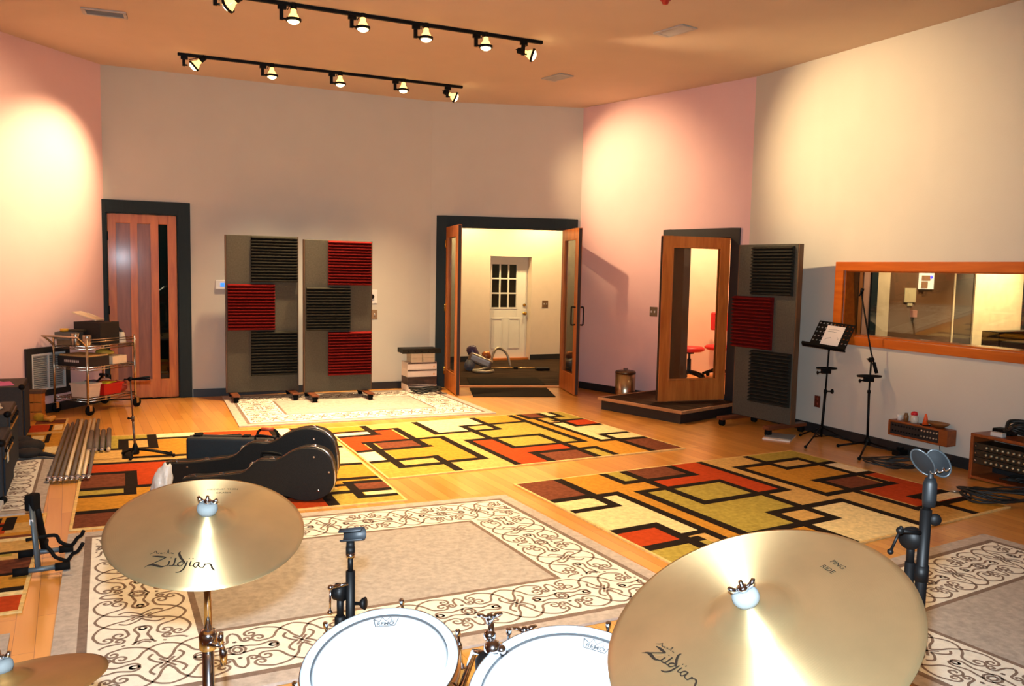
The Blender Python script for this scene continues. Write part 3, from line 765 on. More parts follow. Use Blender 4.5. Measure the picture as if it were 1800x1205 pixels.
scroll_rug(rug_corners([fl, fr, nr, nl2]), 'ivory scroll-bordered rug in front of the drum kit, beneath the left cymbal', 2.79, 2.16)
scroll_rug(rug_corners([(390, 698), (762, 684), (872, 727), (420.6, 751)]), 'ivory scroll-bordered rug at the back, beneath the two upright baffles', 2.74, 2.0)
c3_ = at(1728.8, 941); ex = unit(c3_, at(1629, 967.7)); ey = unit(c3_, at(1800, 961.8)); ey = (ey - ex*ey.dot(ex)).normalized()
scroll_rug(plan_rect(c3_, ex, ey, 2.2, 2.16), 'ivory scroll-bordered rug at the lower right, behind the large cymbal', 2.2, 2.16)
c4_ = at(98, 803); ex = unit(c4_, at(76, 901)); ey = Vector((ex.y, -ex.x)); ey = ey if ey.x < 0 else -ey
Lw = (at(76, 901).xy-c4_.xy).length
scroll_rug(plan_rect(c4_, ex, ey, Lw, 1.3), 'small ivory rug under the front amplifier on the left', Lw, 1.3, bw=0.42, band=0.075, line=0.02)
c5_ = at(18, 1117); ex = unit(c5_, at(10, 1160)); ey = Vector((ex.y, -ex.x)); ey = ey if ey.x < 0 else -ey
scroll_rug(plan_rect(c5_, ex, ey, 0.9, 0.9), 'taupe corner of a rug at the lower left edge beside the small cymbal', 0.9, 0.9, bw=0.2)
# door mats
M_mat = mat('charcoal_ribbed_mat', (38, 31, 24), 0.95, var=0.2, scale=60, bump=0.5, bscale=300, spec=0.1)
def door_mat(px, label, z=0.0):
    c = [at(u, v).xy for u, v in px]; o = sum(c, Vector((0, 0)))/4
    b = MB(); b.prism([(p.x-o.x, p.y-o.y) for p in c], 0.0006, 0.008); ob = b.build('door_mat', M_mat, bevel=0.002); ob.location = (o.x, o.y, z)
    return tag(ob, label, 'door mat', 'charcoal door mats')
door_mat([(825, 682), (961, 682), (977, 697.5), (832, 697.5)], 'charcoal mat on the wood floor in front of the double doors')
m_ = [(820.5, 664), (944, 664), (958, 675), (825, 675)]
door_mat(m_, 'charcoal mat inside the lobby behind the double-door threshold')

# ================================================================ rolling acoustic baffles
M_felt = mat('grey_felt', (84, 80, 70), 0.95, var=0.14, scale=60, bump=0.5, bscale=300, spec=0.1)
M_foamk = mat('charcoal_foam', (48, 46, 40), 0.95, var=0.12, scale=30, spec=0.08)
M_foamr = mat('burgundy_foam', (108, 22, 19), 0.95, var=0.1, scale=30, spec=0.08)
M_foot = wood('baffle_foot_wood', (126, 68, 36), (96, 50, 26), 0.5, axis='Y')
def baffle(P, d, w, z0, z1, foams, label, zf=0.0):
    t = thing('acoustic_baffle', label, 'acoustic baffle', (P.x, P.y, zf), math.atan2(d.y, d.x), 'rolling acoustic baffles')
    b = MB(); b.bx(0, w, 0.0, 0.075, z0, z1); b.build('felt_panel', M_felt, t, bevel=0.006)
    b = MB(); b.bx(w, w+.012, 0.005, 0.07, z0, z1); b.bx(-.012, 0, 0.005, 0.07, z0, z1); b.build('edge_strip', wood('edge_strip_wood', (104, 76, 52), (84, 60, 40), 0.5), t)
    for (x0, x1, a, c, m) in foams:
        b = MB(); n = 15; h = (c-a)/n
        b.bx(x0, x1, -0.014, -0.0008, a, c)
        for i in range(n):
            zz = a+i*h
            b.add([(x0, -.014, zz), (x1, -.014, zz), (x1, -.014, zz+h), (x0, -.014, zz+h), (x0, -.056, zz+h*.40), (x1, -.056, zz+h*.40), (x0, -.056, zz+h*.58), (x1, -.056, zz+h*.58)],
                  [(0, 1, 5, 4), (4, 5, 7, 6), (6, 7, 2, 3), (0, 4, 6, 3), (1, 2, 7, 5)])
        fo = b.build('foam_square', M_foamr if m == 'r' else M_foamk, t, fix=False); plab(fo, 'burgundy wedge foam square' if m == 'r' else 'charcoal wedge foam square')
    for x in (0.03, w-.11):
        b = MB(); b.bx(x, x+.085, -0.27, 0.30, 0.064, z0-.0005 if z0 < .12 else 0.105); f = b.build('foot', M_foot, t, bevel=0.006)
        for y in (-0.23, 0.26):
            b = MB(); b.cyl((x+.02, y, .030), (x+.065, y, .030), .0295, n=14); b.bx(x+.012, x+.073, y-.018, y+.018, .034, .0635); b.build('caster', M_rubber, f)
    return t
def baffle_px(d, ref, xl, xr, yv, top, bot, foams, label, zf=0.0135):
    "d: plan direction; ref: plan point on the face"
    P = Vector(ref[:2]); Q = P+d
    def sz(u, v): return onv(P, Q, u, v)
    s0, _ = sz(xl, yv); s1, _ = sz(xr, yv); o = P+d*s0; w = s1-s0
    zt = sum(sz(*p)[1] for p in top)/len(top); zb = sum(sz(*p)[1] for p in bot)/len(bot)
    fo = []
    for (xa, xb, ya, yb, m) in foams:
        a0, _ = sz(xa, (ya+yb)/2); a1, _ = sz(xb, (ya+yb)/2); um = (xa+xb)/2
        fo.append((a0-s0, a1-s0, sz(um, yb)[1], sz(um, ya)[1], m))
    print('baffle', w, zb, zt)
    return baffle(o, d, w, max(0.085, zb-zf), zt-zf, [(f[0], f[1], f[2]-zf, f[3]-zf, f[4]) for f in fo], label, zf)
dAB = (PB-PA).normalized()
baffle_px(dAB, at(399, 690, .1), 398.5, 523, 550, [(397.5, 412), (523, 416)], [(400, 690), (523, 686)],
  [(441, 522, 416, 495.5, 'k'), (400, 482.5, 499, 580, 'r'), (441.5, 522, 581.5, 659, 'k')], 'left of the two felt baffles at the back wall, burgundy foam only in the middle')
baffle_px(dAB, at(535.5, 689.5, .1), 536, 652.5, 550, [(535, 421), (652.5, 423.5)], [(535, 690), (652, 684.5)],
  [(576.5, 651.5, 424, 501, 'r'), (538, 615, 504.5, 580.5, 'k'), (576.5, 651.5, 582.5, 658.5, 'r')], 'right of the two felt baffles at the back wall, burgundy foam top and bottom')
g0, g1 = at(1285.5, 726, .1), at(1384, 746.5, .1)
baffle_px((g1.xy-g0.xy).normalized(), g0, 1294, 1396, 580, [(1303, 430), (1404, 428)], [(1285, 726), (1384, 746)],
  [(1325, 1396, 433, 519, 'k'), (1291, 1359, 521, 612, 'r'), (1321, 1390, 618, 711, 'k')], 'grey felt baffle standing between the booth door and the music stands', 0.0)

# ================================================================ ceiling light tracks
M_bulb = mat('lamp_face_glow', (255, 235, 190), 0.3, emit=(255, 226, 160), estr=14.0)
M_bulbside = mat('bulb_reflector_glow', (240, 210, 150), 0.25, emit=(255, 200, 110), estr=2.2)
ZT = HC-0.03
def track(p, q, label):
    p = Vector(p); q = Vector(q); d = q-p
    b = MB(); L = d.length; b.bx(0, L, -.018, .018, -.030, -.0005); o = b.build('light_track', M_blackmetal, bevel=0.004)
    o.location = (p.x, p.y, HC); o.rotation_euler = (0, 0, math.atan2(d.y, d.x)); return tag(o, label, 'light track', 'ceiling light tracks')
t1a, t1b = at(330, -16, ZT), at(953, 78, ZT); t2a, t2b = at(312, 97.5, ZT), at(813, 155.6, ZT)
track(t1a, t1b, 'black light track nearer the viewer on the ceiling'); track(t2a, t2b, 'black light track farther back on the ceiling')
def lamp(u, v, A, Bp, target, energy, spot, label, arm=0.16, drop=0.2):
    "a gimbal-ring lamp head whose ring centre is seen at (u,v)"
    A = Vector(A); Bp = Vector(Bp); d = (Bp-A).xy.normalized(); d3 = Vector((d.x, d.y, 0))
    # ring centre: on the vertical plane through the track
    s, z = onv(A, Bp, u, v); c = Vector((A.x+d.x*s, A.y+d.y*s, z))
    t = thing('track_lamp_head', label, 'spotlight', (c.x, c.y, HC-.031), math.atan2(d.y, d.x), 'gimbal lamp heads on the ceiling tracks')
    zl = z-(HC-.031)
    aim = Vector((0, 0, -1)) if target is None else (Vector(target)-c).normalized()
    al = Matrix.Rotation(-math.atan2(d.y, d.x), 3, 'Z') @ aim
    Mx = frame(-al, (0, 0, zl))            # local z = backwards from the lens
    b = MB(); b.bx(-.115, -.085, -.012, .012, zl-.012, -.0005); b.bx(-.13, -.06, -.016, .016, -.03, -.0005); b.tube([(-.10, 0, zl), (-.062, 0, zl)], 0.009, 8); b.build('bracket_arm', M_blackmetal, t)
    b = MB(); b.lathe([(.054, -.012), (.064, -.010), (.064, .010), (.054, .012), (.054, -.012)], 24, M=Mx); b.build('gimbal_ring', M_blackmetal, t)
    b = MB(); b.lathe([(.052, .004), (.042, .03), (.026, .055), (.022, .085)], 20, M=Mx); b.build('bulb_reflector', M_bulbside, t)
    b = MB(); b.lathe([(.001, -.036), (.022, -.033), (.042, -.022), (.051, -.008), (.053, .003)], 20, M=Mx); b.build('bulb_face', M_bulb, t)
    b = MB(); b.lathe([(.026, .085), (.028, .09), (.028, .15), (.02, .155), (.001, .156)], 16, M=Mx); b.tube([(-.05, 0, -.03), Mx @ Vector((.0, 0, .17)), Mx @ Vector((0, 0, .155))], .004, 6); b.build('socket', M_blackmetal, t)
    lo = light('lamp_beam', 'SPOT', c+aim*0.06, energy, WARM, target=c+aim*2, size=0.045, spot=spot, blend=1.0)
    return t
PT = lambda u, v, P, Q: (lambda s, z: (P.x+(Q-P).normalized().x*s, P.y+(Q-P).normalized().y*s, z))(*onv(P, Q, u, v))
tgtL1 = PT(-60, 330, PL, PA); tgtL2 = PT(72, 330, PL, PA); tgtR1 = PT(1520, 290, PD, PE); tgtR2 = PT(1110, 330, PC, PD)
nm = ['leftmost', 'second from left', 'third from left', 'third from right', 'second from right', 'rightmost']
for i, (u, v) in enumerate([(401, 10), (516, 35), (638, 49), (749, 67), (854, 82), (936, 97)]):
    tg = tgtL1 if i == 0 else tgtR1 if i == 5 else None
    lamp(u, v, t1a, t1b, tg, P_WALL*(.5 if i == 0 else 1.15) if tg else P_DOWN, 60 if tg else 84, nm[i]+' of the lit lamp heads on the nearer ceiling track')
nm = ['leftmost', 'second from left', 'middle one', 'second from right', 'rightmost']
for i, (u, v) in enumerate([(341, 116), (478, 133), (598, 147), (709, 158), (800, 171)]):
    tg = tgtL2 if i == 0 else tgtR2 if i == 4 else None
    lamp(u, v, t2a, t2b, tg, P_WALL*.85 if tg else P_DOWN, 60 if tg else 74, nm[i]+' of the lit lamp heads on the farther ceiling track')

# a third track over the drummer's side of the room, above the frame
t3a, t3b = Vector((-2.1, 3.7, HC)), Vector((1.2, 5.25, HC))
track(t3a, t3b, 'black light track above the front of the room, out of view')
for i, k in enumerate((.36, .60, .84)):
    q_ = t3a.lerp(t3b, k); d_ = (q_-Vector((q_.x*0+CAM.x, CAM.y, CAM.z)))
    t = thing('track_lamp_head', '%s lamp head on the track above the front of the room' % ('leftmost', 'middle', 'rightmost')[i], 'spotlight', (q_.x, q_.y, HC-.031), math.atan2((t3b-t3a).y, (t3b-t3a).x), 'lamp heads above the front of the room')
    Mx = frame((0, 0, 1), (0, 0, -.2))
    b = MB(); b.bx(-.115, -.085, -.012, .012, -.212, -.0005); b.tube([(-.10, 0, -.2), (-.062, 0, -.2)], 0.009, 8); b.build('bracket_arm', M_blackmetal, t)
    b = MB(); b.lathe([(.054, -.012), (.064, -.010), (.064, .010), (.054, .012), (.054, -.012)], 24, M=Mx); b.build('gimbal_ring', M_blackmetal, t)
    b = MB(); b.lathe([(.052, .004), (.042, .03), (.026, .055), (.022, .085), (.028, .09), (.028, .15), (.001, .156)], 20, M=Mx); b.build('bulb_reflector', M_bulbside, t)
    b = MB(); b.lathe([(.001, -.036), (.022, -.033), (.042, -.022), (.051, -.008), (.053, .003)], 20, M=Mx); b.build('bulb_face', M_bulb, t)
    light('lamp_beam', 'SPOT', (q_.x, q_.y, HC-.27), P_DOWN*0.55, WARM, target=(q_.x, q_.y, 0), size=0.045, spot=95, blend=0.9)

# ================================================================ drum kit in the foreground
M_cym = mat('cymbal_bronze', (232, 204, 150), 0.42, 0.94, var=0.05, scale=14, aniso=0.86)
_b = M_cym.node_tree.nodes['Principled BSDF']; _b.inputs['Anisotropic Rotation'].default_value = 0.25
def _grooves(m, k=900.0):
    nt = m.node_tree; N = nt.nodes; Lk = nt.links
    tc = N.new('ShaderNodeTexCoord'); wv = N.new('ShaderNodeTexWave'); wv.wave_type = 'RINGS'; wv.rings_direction = 'Z'
    wv.inputs['Scale'].default_value = k/10; wv.inputs['Distortion'].default_value = 1.2
    Lk.new(tc.outputs['Object'], wv.inputs[0])
    bp = N.new('ShaderNodeBump'); bp.inputs['Strength'].default_value = 0.05; bp.inputs['Distance'].default_value = 0.001
    Lk.new(wv.outputs['Fac'], bp.inputs['Height']); Lk.new(bp.outputs[0], N['Principled BSDF'].inputs['Normal'])
_grooves(M_cym)
M_cymd = mat('dull_cymbal_bronze', (168, 128, 74), 0.45, .85, var=0.12, scale=10, aniso=0.6)
M_cymd.node_tree.nodes['Principled BSDF'].inputs['Anisotropic Rotation'].default_value = 0.25
M_ink = mat('black_ink', (26, 18, 12), 0.9, var=0.05, spec=0.05)
M_feltb = mat('blue_grey_felt', (92, 96, 96), 0.8, var=0.1, scale=40)
def cym_z(r, R):
    rb = 0.29*R; hb = 0.10*R
    if r < rb:
        return 0.12*R+hb*(1-(r/rb)**2)**0.8 if r < rb else 0
    t = (r-rb)/(R-rb); return 0.12*R*(1-t**1.35)
def cymbal(name, label, c, N, R, m, spin=0.0, th=0.0012):
    t = thing(name, label, 'cymbal'); Mx = frame(N, c, up=(0, 1, 0)); t.matrix_world = Mx
    rs = [0.006]+[0.29*R*k/7 for k in range(1, 8)]+[0.29*R+(R-0.29*R)*k/14 for k in range(1, 15)]
    prof = [(r, cym_z(r, R)) for r in rs]; prof += [(r, z-th) for r, z in reversed(prof)]
    b = MB(); b.lathe(prof+[prof[0]], 96); b.build('cymbal_plate', m, t, fix=False)
    return t, Mx
def top_hardware(t, R, felt_m, z0):
    b = MB(); b.lathe([(.004, z0-.004), (.018, z0-.003), (.0215, z0+.006), (.0205, z0+.014), (.016, z0+.020), (.004, z0+.021)], 24); b.build('felt_washer', felt_m, t)
    b = MB(); b.cyl((0, 0, z0-.02), (0, 0, z0+.038), .0035, n=10); b.lathe([(.004, z0+.018), (.008, z0+.019), (.008, z0+.028), (.004, z0+.03)], 14)
    for s in (-1, 1): b.tube([(s*.006, 0, z0+.022), (s*.016, 0, z0+.027), (s*.02, 0, z0+.034)], [.004, .005, .003], 8)
    b.build('wing_nut', M_chrome, t)
def disc_uv(Mx, u, v, R):
    "local disc coordinates of the surface point seen at (u,v)"
    Mi = Mx.inverted(); o = Mi @ CAM; d = Mi.to_3x3() @ ray(u, v); z = 0.05*R
    for _ in range(6):
        t = (z-o.z)/d.z; p = o+d*t; z = cym_z(p.xy.length, R)
    return p.xy
LOGO = [  # calligraphic strokes: points (x, y, half width)
 [(300, 604, 2), (360, 575, 6), (430, 545, 7), (540, 495, 7), (650, 442, 9)], [(430, 425, 4), (500, 428, 12), (580, 436, 14), (652, 442, 5)], [(340, 578, 4), (420, 560, 15), (500, 576, 17), (580, 592, 12), (650, 574, 4)],
 [(640, 582, 4), (680, 560, 9), (702, 500, 10)], [(690, 572, 6), (730, 575, 8), (765, 560, 10), (802, 452, 11)], [(770, 568, 6), (820, 575, 6), (836, 540, 9), (880, 515, 8), (915, 520, 6)], [(830, 560, 9), (860, 582, 8), (905, 560, 6), (930, 520, 7)],
 [(878, 350, 4), (856, 385, 14), (880, 450, 16), (925, 505, 13), (950, 540, 9)], [(985, 500, 6), (960, 560, 11), (920, 630, 11), (860, 672, 9), (795, 682, 5)], [(1042, 505, 8), (1022, 560, 9), (1035, 582, 6), (1080, 570, 4)],
 [(1165, 520, 6), (1110, 530, 8), (1080, 575, 9), (1115, 602, 7), (1150, 570, 8), (1168, 520, 9), (1165, 585, 8), (1200, 602, 5)], [(1200, 602, 5), (1235, 600, 8), (1265, 545, 10), (1262, 560, 7)], [(1265, 565, 6), (1310, 545, 7), (1355, 560, 11), (1378, 615, 12), (1415, 650, 6)],
 [(1008, 462, 8), (1022, 462, 8)], [(1066, 462, 8), (1082, 462, 8)], [(722, 452, 7), (734, 452, 7)],
 [(390, 395, 2), (450, 372, 4), (490, 345, 5), (500, 385, 5)], [(510, 372, 4), (525, 385, 4), (545, 370, 3)], [(550, 382, 4), (575, 372, 4), (560, 384, 4), (590, 386, 3)], [(600, 380, 4), (625, 372, 4), (630, 384, 4)], [(650, 384, 4), (668, 370, 4), (685, 322, 4), (690, 384, 4)], [(705, 380, 4), (712, 384, 3)], [(740, 372, 4), (722, 376, 4), (745, 384, 4), (770, 388, 3)],
]
def logo(t, Mx, R, fn, name='lettering'):
    "fn maps logo units to local disc xy"
    b = MB()
    for st in LOGO:
        pts = spline([(x, y, w) for x, y, w in st], 5)
        P = [Vector(fn(p.x, p.y)) for p in pts]; sc = (Vector(fn(1000, 500))-Vector(fn(900, 500))).length/100
        prev = None; ring = []
        for i in range(len(P)):
            d = P[min(i+1, len(P)-1)]-P[max(i-1, 0)]
            n = Vector((-d.y, d.x)).normalized()*max(pts[i].z, 2)*sc*1.25
            ring.append((P[i]+n, P[i]-n))
        for i in range(len(P)-1):
            q = [ring[i][1], ring[i+1][1], ring[i+1][0], ring[i][0]]
            b.quad(*[(v.x, v.y, cym_z(v.length, R)+0.0005) for v in q])
    return b.build(name, M_ink, t, fix=False)
def text_polys(body, size, bold=0.0):
    cu = bpy.data.curves.new('txt', 'FONT'); cu.body = body; cu.size = size; cu.align_x = 'CENTER'; cu.align_y = 'CENTER'; cu.offset = bold
    o = bpy.data.objects.new('txt', cu); COL.objects.link(o)
    bpy.context.view_layer.update()
    me = o.to_mesh(); vs = [v.co.xy.copy() for v in me.vertices]; fs = [tuple(p.vertices) for p in me.polygons]
    o.to_mesh_clear(); bpy.data.objects.remove(o); bpy.data.curves.remove(cu)
    return vs, fs
def text_on(t, body, size, fn, zf, m, name='lettering', bold=0.0):
    vs, fs = text_polys(body, size, bold); b = MB()
    q = [Vector(fn(v.x, v.y)) for v in vs]
    b.add([(p.x, p.y, zf(p)) for p in q], fs); return b.build(name, m, t, fix=False)

# --- left crash cymbal
Rc = .2032; Nc = Vector((.1307, -.2762, .9522)); cc = Vector((-.6461, 1.7395, 1.0341))
crash, Mc = cymbal('cymbal', 'bronze cymbal with black lettering on a chrome stand, left of the white drums', cc, Nc, Rc, M_cym)
top_hardware(crash, Rc, M_feltb, cym_z(0, Rc))
pl_ = lambda x, y: disc_uv(Mc, 220+x/9, 930+y/9, Rc)
logo(crash, Mc, Rc, pl_)
ctr = disc_uv(Mc, 392, 863, Rc); xa = (disc_uv(Mc, 420, 863, Rc)-ctr).normalized(); ya = -ctr.normalized()*-1; ya = Vector((-xa.y, xa.x))
text_on(crash, 'MEDIUM THIN', .0105, lambda x, y: ctr+xa*x+ya*(y+.011), lambda p: cym_z(p.length, Rc)+.0005, M_ink)
text_on(crash, 'CRASH', .010, lambda x, y: ctr+xa*x+ya*(y-.009), lambda p: cym_z(p.length, Rc)+.0005, M_ink)

def tripod_legs(t, h, spread, m, n=3, a0=0.5, hub=0.25, rubber=True, r=.009):
    for k in range(n):
        a = a0+2*PI*k/n; ca, sa = math.cos(a), math.sin(a)
        b = MB(); b.tube([(ca*.02, sa*.02, hub), (ca*spread*.55, sa*spread*.55, hub*.5), (ca*spread, sa*spread, .022)], r, 8)
        b.tube([(ca*.02, sa*.02, hub*.35), (ca*spread*.5, sa*spread*.5, hub*.52)], r*.7, 6)
        lg = b.build('leg', m, t)
        if rubber:
            b = MB(); b.ball((ca*spread, sa*spread, .0175), .0175, 10); b.build('rubber_foot', M_rubber, lg)
# --- its stand
Mi = cc - Nc*0.004
bx_, by_ = cc.x, cc.y
st = thing('cymbal_stand', 'chrome tubular stand holding up the left cymbal', 'cymbal stand', (bx_, by_, 0))
zt_ = cc.z-.012
b = MB(); b.cyl((0, 0, .80), (0, 0, zt_-.02), .0082, n=14); b.tube([(0, 0, zt_-.02), (0, 0, zt_), Vector((0, 0, zt_))+Nc*.03], .006, 10); b.build('upper_tube', M_chrome, st)
b = MB(); b.cyl((0, 0, .25), (0, 0, .79), .0125, n=16); b.build('lower_tube', M_chrome, st)
b = MB(); b.lathe([(.0125, .765), (.019, .77), (.020, .80), (.016, .81), (.009, .812)], 18); b.cyl((.0, -.012, .785), (.035, -.02, .785), .006); b.build('clamp_collar', M_chrome, st)
b = MB(); b.tube([(.036, -.02, .785), (.040, -.021, .77), (.041, -.021, .745)], [.005, .009, .007], 8); b.tube([(.036, -.02, .785), (.034, -.021, .80), (.036, -.021, .815)], [.005, .007, .005], 8); b.build('wing_bolt', M_chrome, st)
tripod_legs(st, 0, .17, M_chrome, a0=.3, hub=.30)

# --- right ride cymbal
Rr = .244; Nr = Vector((-.378, -.2373, .8949)); cr_ = CAM+(Vector((.407, 1.308, 1.0292))-CAM)*.96
ride, Mr = cymbal('cymbal', 'large bronze cymbal leaning left at the lower right, in front of the white drum', cr_, Nr, Rr, M_cym)
top_hardware(ride, Rr, M_feltb, cym_z(0, Rr))
A_ = disc_uv(Mr, 1128, 1147, Rr); B_ = disc_uv(Mr, 1198, 1149, Rr)
z1 = complex(300, 604); z2 = complex(878, 350); w1_ = complex(*A_); w2_ = complex(*B_)
# logo axes: y downwards in the strokes, so conjugate first
k_ = (w2_-w1_)/(z2.conjugate()-z1.conjugate()); k0 = w1_-k_*z1.conjugate()
def rl(x, y):
    w = k_*complex(x, -y)+k0; return (w.real, w.imag)
logo(ride, Mr, Rr, rl)
ctr2 = disc_uv(Mr, 1464, 996, Rr); rad = ctr2.normalized(); tan_ = Vector((rad.y, -rad.x))
text_on(ride, 'PING', .013, lambda x, y: ctr2+tan_*x+rad*(y+.010), lambda p: cym_z(p.length, Rr)+.0005, M_ink)
text_on(ride, 'RIDE', .013, lambda x, y: ctr2+tan_*x+rad*(y-.010), lambda p: cym_z(p.length, Rr)+.0005, M_ink)
rs = thing('cymbal_stand', 'stand under the large right cymbal, mostly hidden by it', 'cymbal stand', (cr_.x, cr_.y, 0))
b = MB(); b.cyl((0, 0, .28), (0, 0, .7), .0125, n=16); b.cyl((0, 0, .7), (0, 0, cr_.z-.06), .0085, n=14); b.tube([(0, 0, cr_.z-.06), (0, 0, cr_.z-.015), Vector((0, 0, cr_.z-.015))+Nr*.03], .006, 10); b.build('tube', M_chrome, rs)
tripod_legs(rs, 0, .25, M_chrome, a0=-.6, hub=.30)

# --- dull cymbal at the lower left corner
ch = dep(8, 1214, 1.5); Nh = Vector((-.16, .08, 1)).normalized()
hat, Mh = cymbal('cymbal', 'dull brown cymbal cut off at the lower left corner', ch, Nh, .178, M_cymd)
top_hardware(hat, .178, M_feltb, cym_z(0, .178))
b_ = thing('cymbal_stand', 'stand under the dull cymbal at the lower left corner', 'cymbal stand', (ch.x, ch.y, 0))
b = MB(); b.cyl((0, 0, .25), (0, 0, .6), .0125); b.cyl((0, 0, .6), (0, 0, ch.z-.02), .007); b.tube([(0, 0, ch.z-.02), Vector((0, 0, ch.z-.01))+Nh*.02], .005, 8); b.build('tube', M_chrome, b_)
tripod_legs(b_, 0, .30, M_chrome, a0=2.2, hub=.28)

# --- two toms
M_head = mat('white_drum_head', (178, 180, 182), 0.45, var=0.01, spec=0.4)
M_rimh = mat('drum_head_collar', (156, 166, 172), 0.35, var=0.02)
M_shell = wood('drum_shell_lacquer', (150, 84, 44), (120, 60, 30), 0.2, axis='Z', coat=0.6)
M_greyink = mat('grey_print', (70, 72, 74), 0.6, var=0.02)
def tom(label, c, N, R, depth, ang, upang):
    t = thing('tom_drum', label, 'drum', group='rack toms'); Mx = frame(N, c, up=(0, 1, 0)); t.matrix_world = Mx
    b = MB(); b.lathe([(R-.004, -.014), (R-.004, -depth), (R-.010, -depth), (R-.010, -.014), (R-.004, -.014)], 64); b.build('shell', M_shell, t, fix=False)
    b = MB(); b.lathe([(R+.003, -.010), (R+.0025, -.003), (R-.002, .0), (R-.011, .0), (R-.0165, -.0035)], 72); b.build('head_collar', M_rimh, t, fix=False)
    b = MB(); b.lathe([(R-.017, -.0035), (R-.03, -.0025), (.05, -.002), (.001, -.002)], 72); b.build('drum_head', M_head, t, fix=False)
    for z0, z1 in ((-.034, -.004), (-depth-.004, -depth+.034)):
        b = MB(); b.lathe([(R-.002, z0), (R+.006, z0), (R+.0045, z0+.004), (R+.0032, z0+.01), (R+.0032, z1-.006), (R+.0048, z1-.002), (R+.004, z1), (R-.002, z1), (R-.002, z0)], 72); b.build('hoop', M_chrome, t, fix=False)
    for k in range(6):
        a = ang+2*PI*k/6; ca, sa = math.cos(a), math.sin(a)
        b = MB(); b.M = Matrix.Rotation(a, 4, 'Z')
        b.cyl((R+.011, 0, -.1), (R+.011, 0, .007), .0035, n=8); b.cyl((R+.011, 0, .0), (R+.011, 0, .012), .006, n=6); b.box((R+.008, 0, -.026), (.014, .018, .012))
        b.box((R+.006, 0, -.105), (.02, .022, .05)); b.build('lug', M_chrome, t, bevel=0.002)
    # crown-shaped maker's mark near the far rim
    cx, cy = (R-.045)*math.cos(upang), (R-.045)*math.sin(upang); xa = Vector((math.sin(upang), -math.cos(upang))); ya = Vector((math.cos(upang), math.sin(upang)))
    P = lambda x, y: (cx+xa.x*x+ya.x*y, cy+xa.y*x+ya.y*y)
    b = MB()
    out = [(-.026, .012), (-.020, -.010), (.020, -.010), (.026, .012), (.013, .004), (.009, .017), (0, .006), (-.009, .017), (-.013, .004), (-.026, .012)]
    ribbon(b, out, P, -.0008, .0013, 0); b.build('crown_outline', M_greyink, t, fix=False)
    text_on(t, 'REMO', .0135, lambda x, y: P(x, y-.003), lambda p: -.0008, M_greyink, bold=.00045)
    return t, Mx
def upang_of(Mx, u, v):
    p = Mx.inverted() @ CAM; d = Mx.inverted().to_3x3() @ ray(u, v); q = p+d*(-p.z/d.z); return math.atan2(q.y, q.x)
N1 = Vector((-.0873, -.3034, .9489)); c1 = Vector((-.2484, 1.5749, .8309)); R1 = .1524
tom1, MT1 = tom('smaller white-headed tom drum, left of the chrome tom holder', c1, N1, R1, .22, 0.35, upang_of(frame(N1, c1, up=(0, 1, 0)), 676, 1103))
N2 = Vector((-.0115, -.3183, .9479)); c2 = CAM+(Vector((.1076, 1.2603, .9273))-CAM)*1.08; R2 = .1783
tom2, MT2 = tom('white-headed tom drum between the chrome tom holder and the large cymbal', c2, N2, R2, .24, 0.1, upang_of(frame(N2, c2, up=(0, 1, 0)), 1045, 1140))
# holder between them
hp = dep(862, 1150, 1.47)
th_ = thing('tom_holder', 'chrome double tom holder with wing bolts between the two white drums', 'drum hardware', (hp.x, hp.y, 0))
b = MB(); b.cyl((0, 0, .06), (0, 0, hp.z-.02), .016, n=18); b.build('post', M_chrome, th_)
b = MB(); b.lathe([(.016, hp.z-.05), (.027, hp.z-.045), (.028, hp.z-.01), (.02, hp.z+.0), (.001, hp.z+.002)], 20); b.build('clamp_base', M_blackplastic, th_)
b = MB(); b.ball((0.004, 0, hp.z+.012), .017, 14); b.ball((-.002, .014, hp.z+.03), .012, 12); b.ball((.020, -.006, hp.z+.012), .010, 10); b.cyl((0, .01, hp.z+.02), (0.0, .02, hp.z+.052), .006, n=10); b.build('ball_joint', M_chrome, th_)
def wing(cx, cy, cz, rot):
    b = MB(); b.M = Matrix.Translation((cx, cy, cz)) @ Matrix.Rotation(rot, 4, 'Z')
    b.lathe([(.006, -.012), (.008, 0), (.005, .008), (.001, .009)], 12)
    for s in (-1, 1): b.tube([(s*.004, 0, 0), (s*.014, 0, .006), (s*.024, 0, .008)], [.005, .0065, .004], 8, flat=.6)
    b.build('wing_bolt', M_chrome, th_)
wing(-.003, .022, hp.z+.06, .25)
w2p = dep(922, 1108, 1.56); wing(w2p.x-hp.x, w2p.y-hp.y, w2p.z, .3)
b = MB(); b.tube([(0, 0, hp.z), (w2p.x-hp.x, w2p.y-hp.y, w2p.z-.03), (w2p.x-hp.x, w2p.y-hp.y, w2p.z-.01)], .006, 10); b.build('arm', M_chrome, th_)
a1_ = Vector((c1.x+.158, c1.y-.02, c1.z-.06)); b = MB(); b.tube([(0, 0, hp.z-.0), ((a1_.x-hp.x)*.5, (a1_.y-hp.y)*.5, hp.z-.005-.01), (a1_.x-hp.x, a1_.y-hp.y, a1_.z-0)], .0065, 10); b.build('arm', M_chrome, th_)
b = MB(); b.tube([(0, 0, hp.z), (.03, -.03, hp.z-.01), (.06, -.05, hp.z-.03)], .0065, 10); b.build('arm', M_chrome, th_)
tripod_legs(th_, 0, .22, M_chrome, a0=1.1, hub=.25)

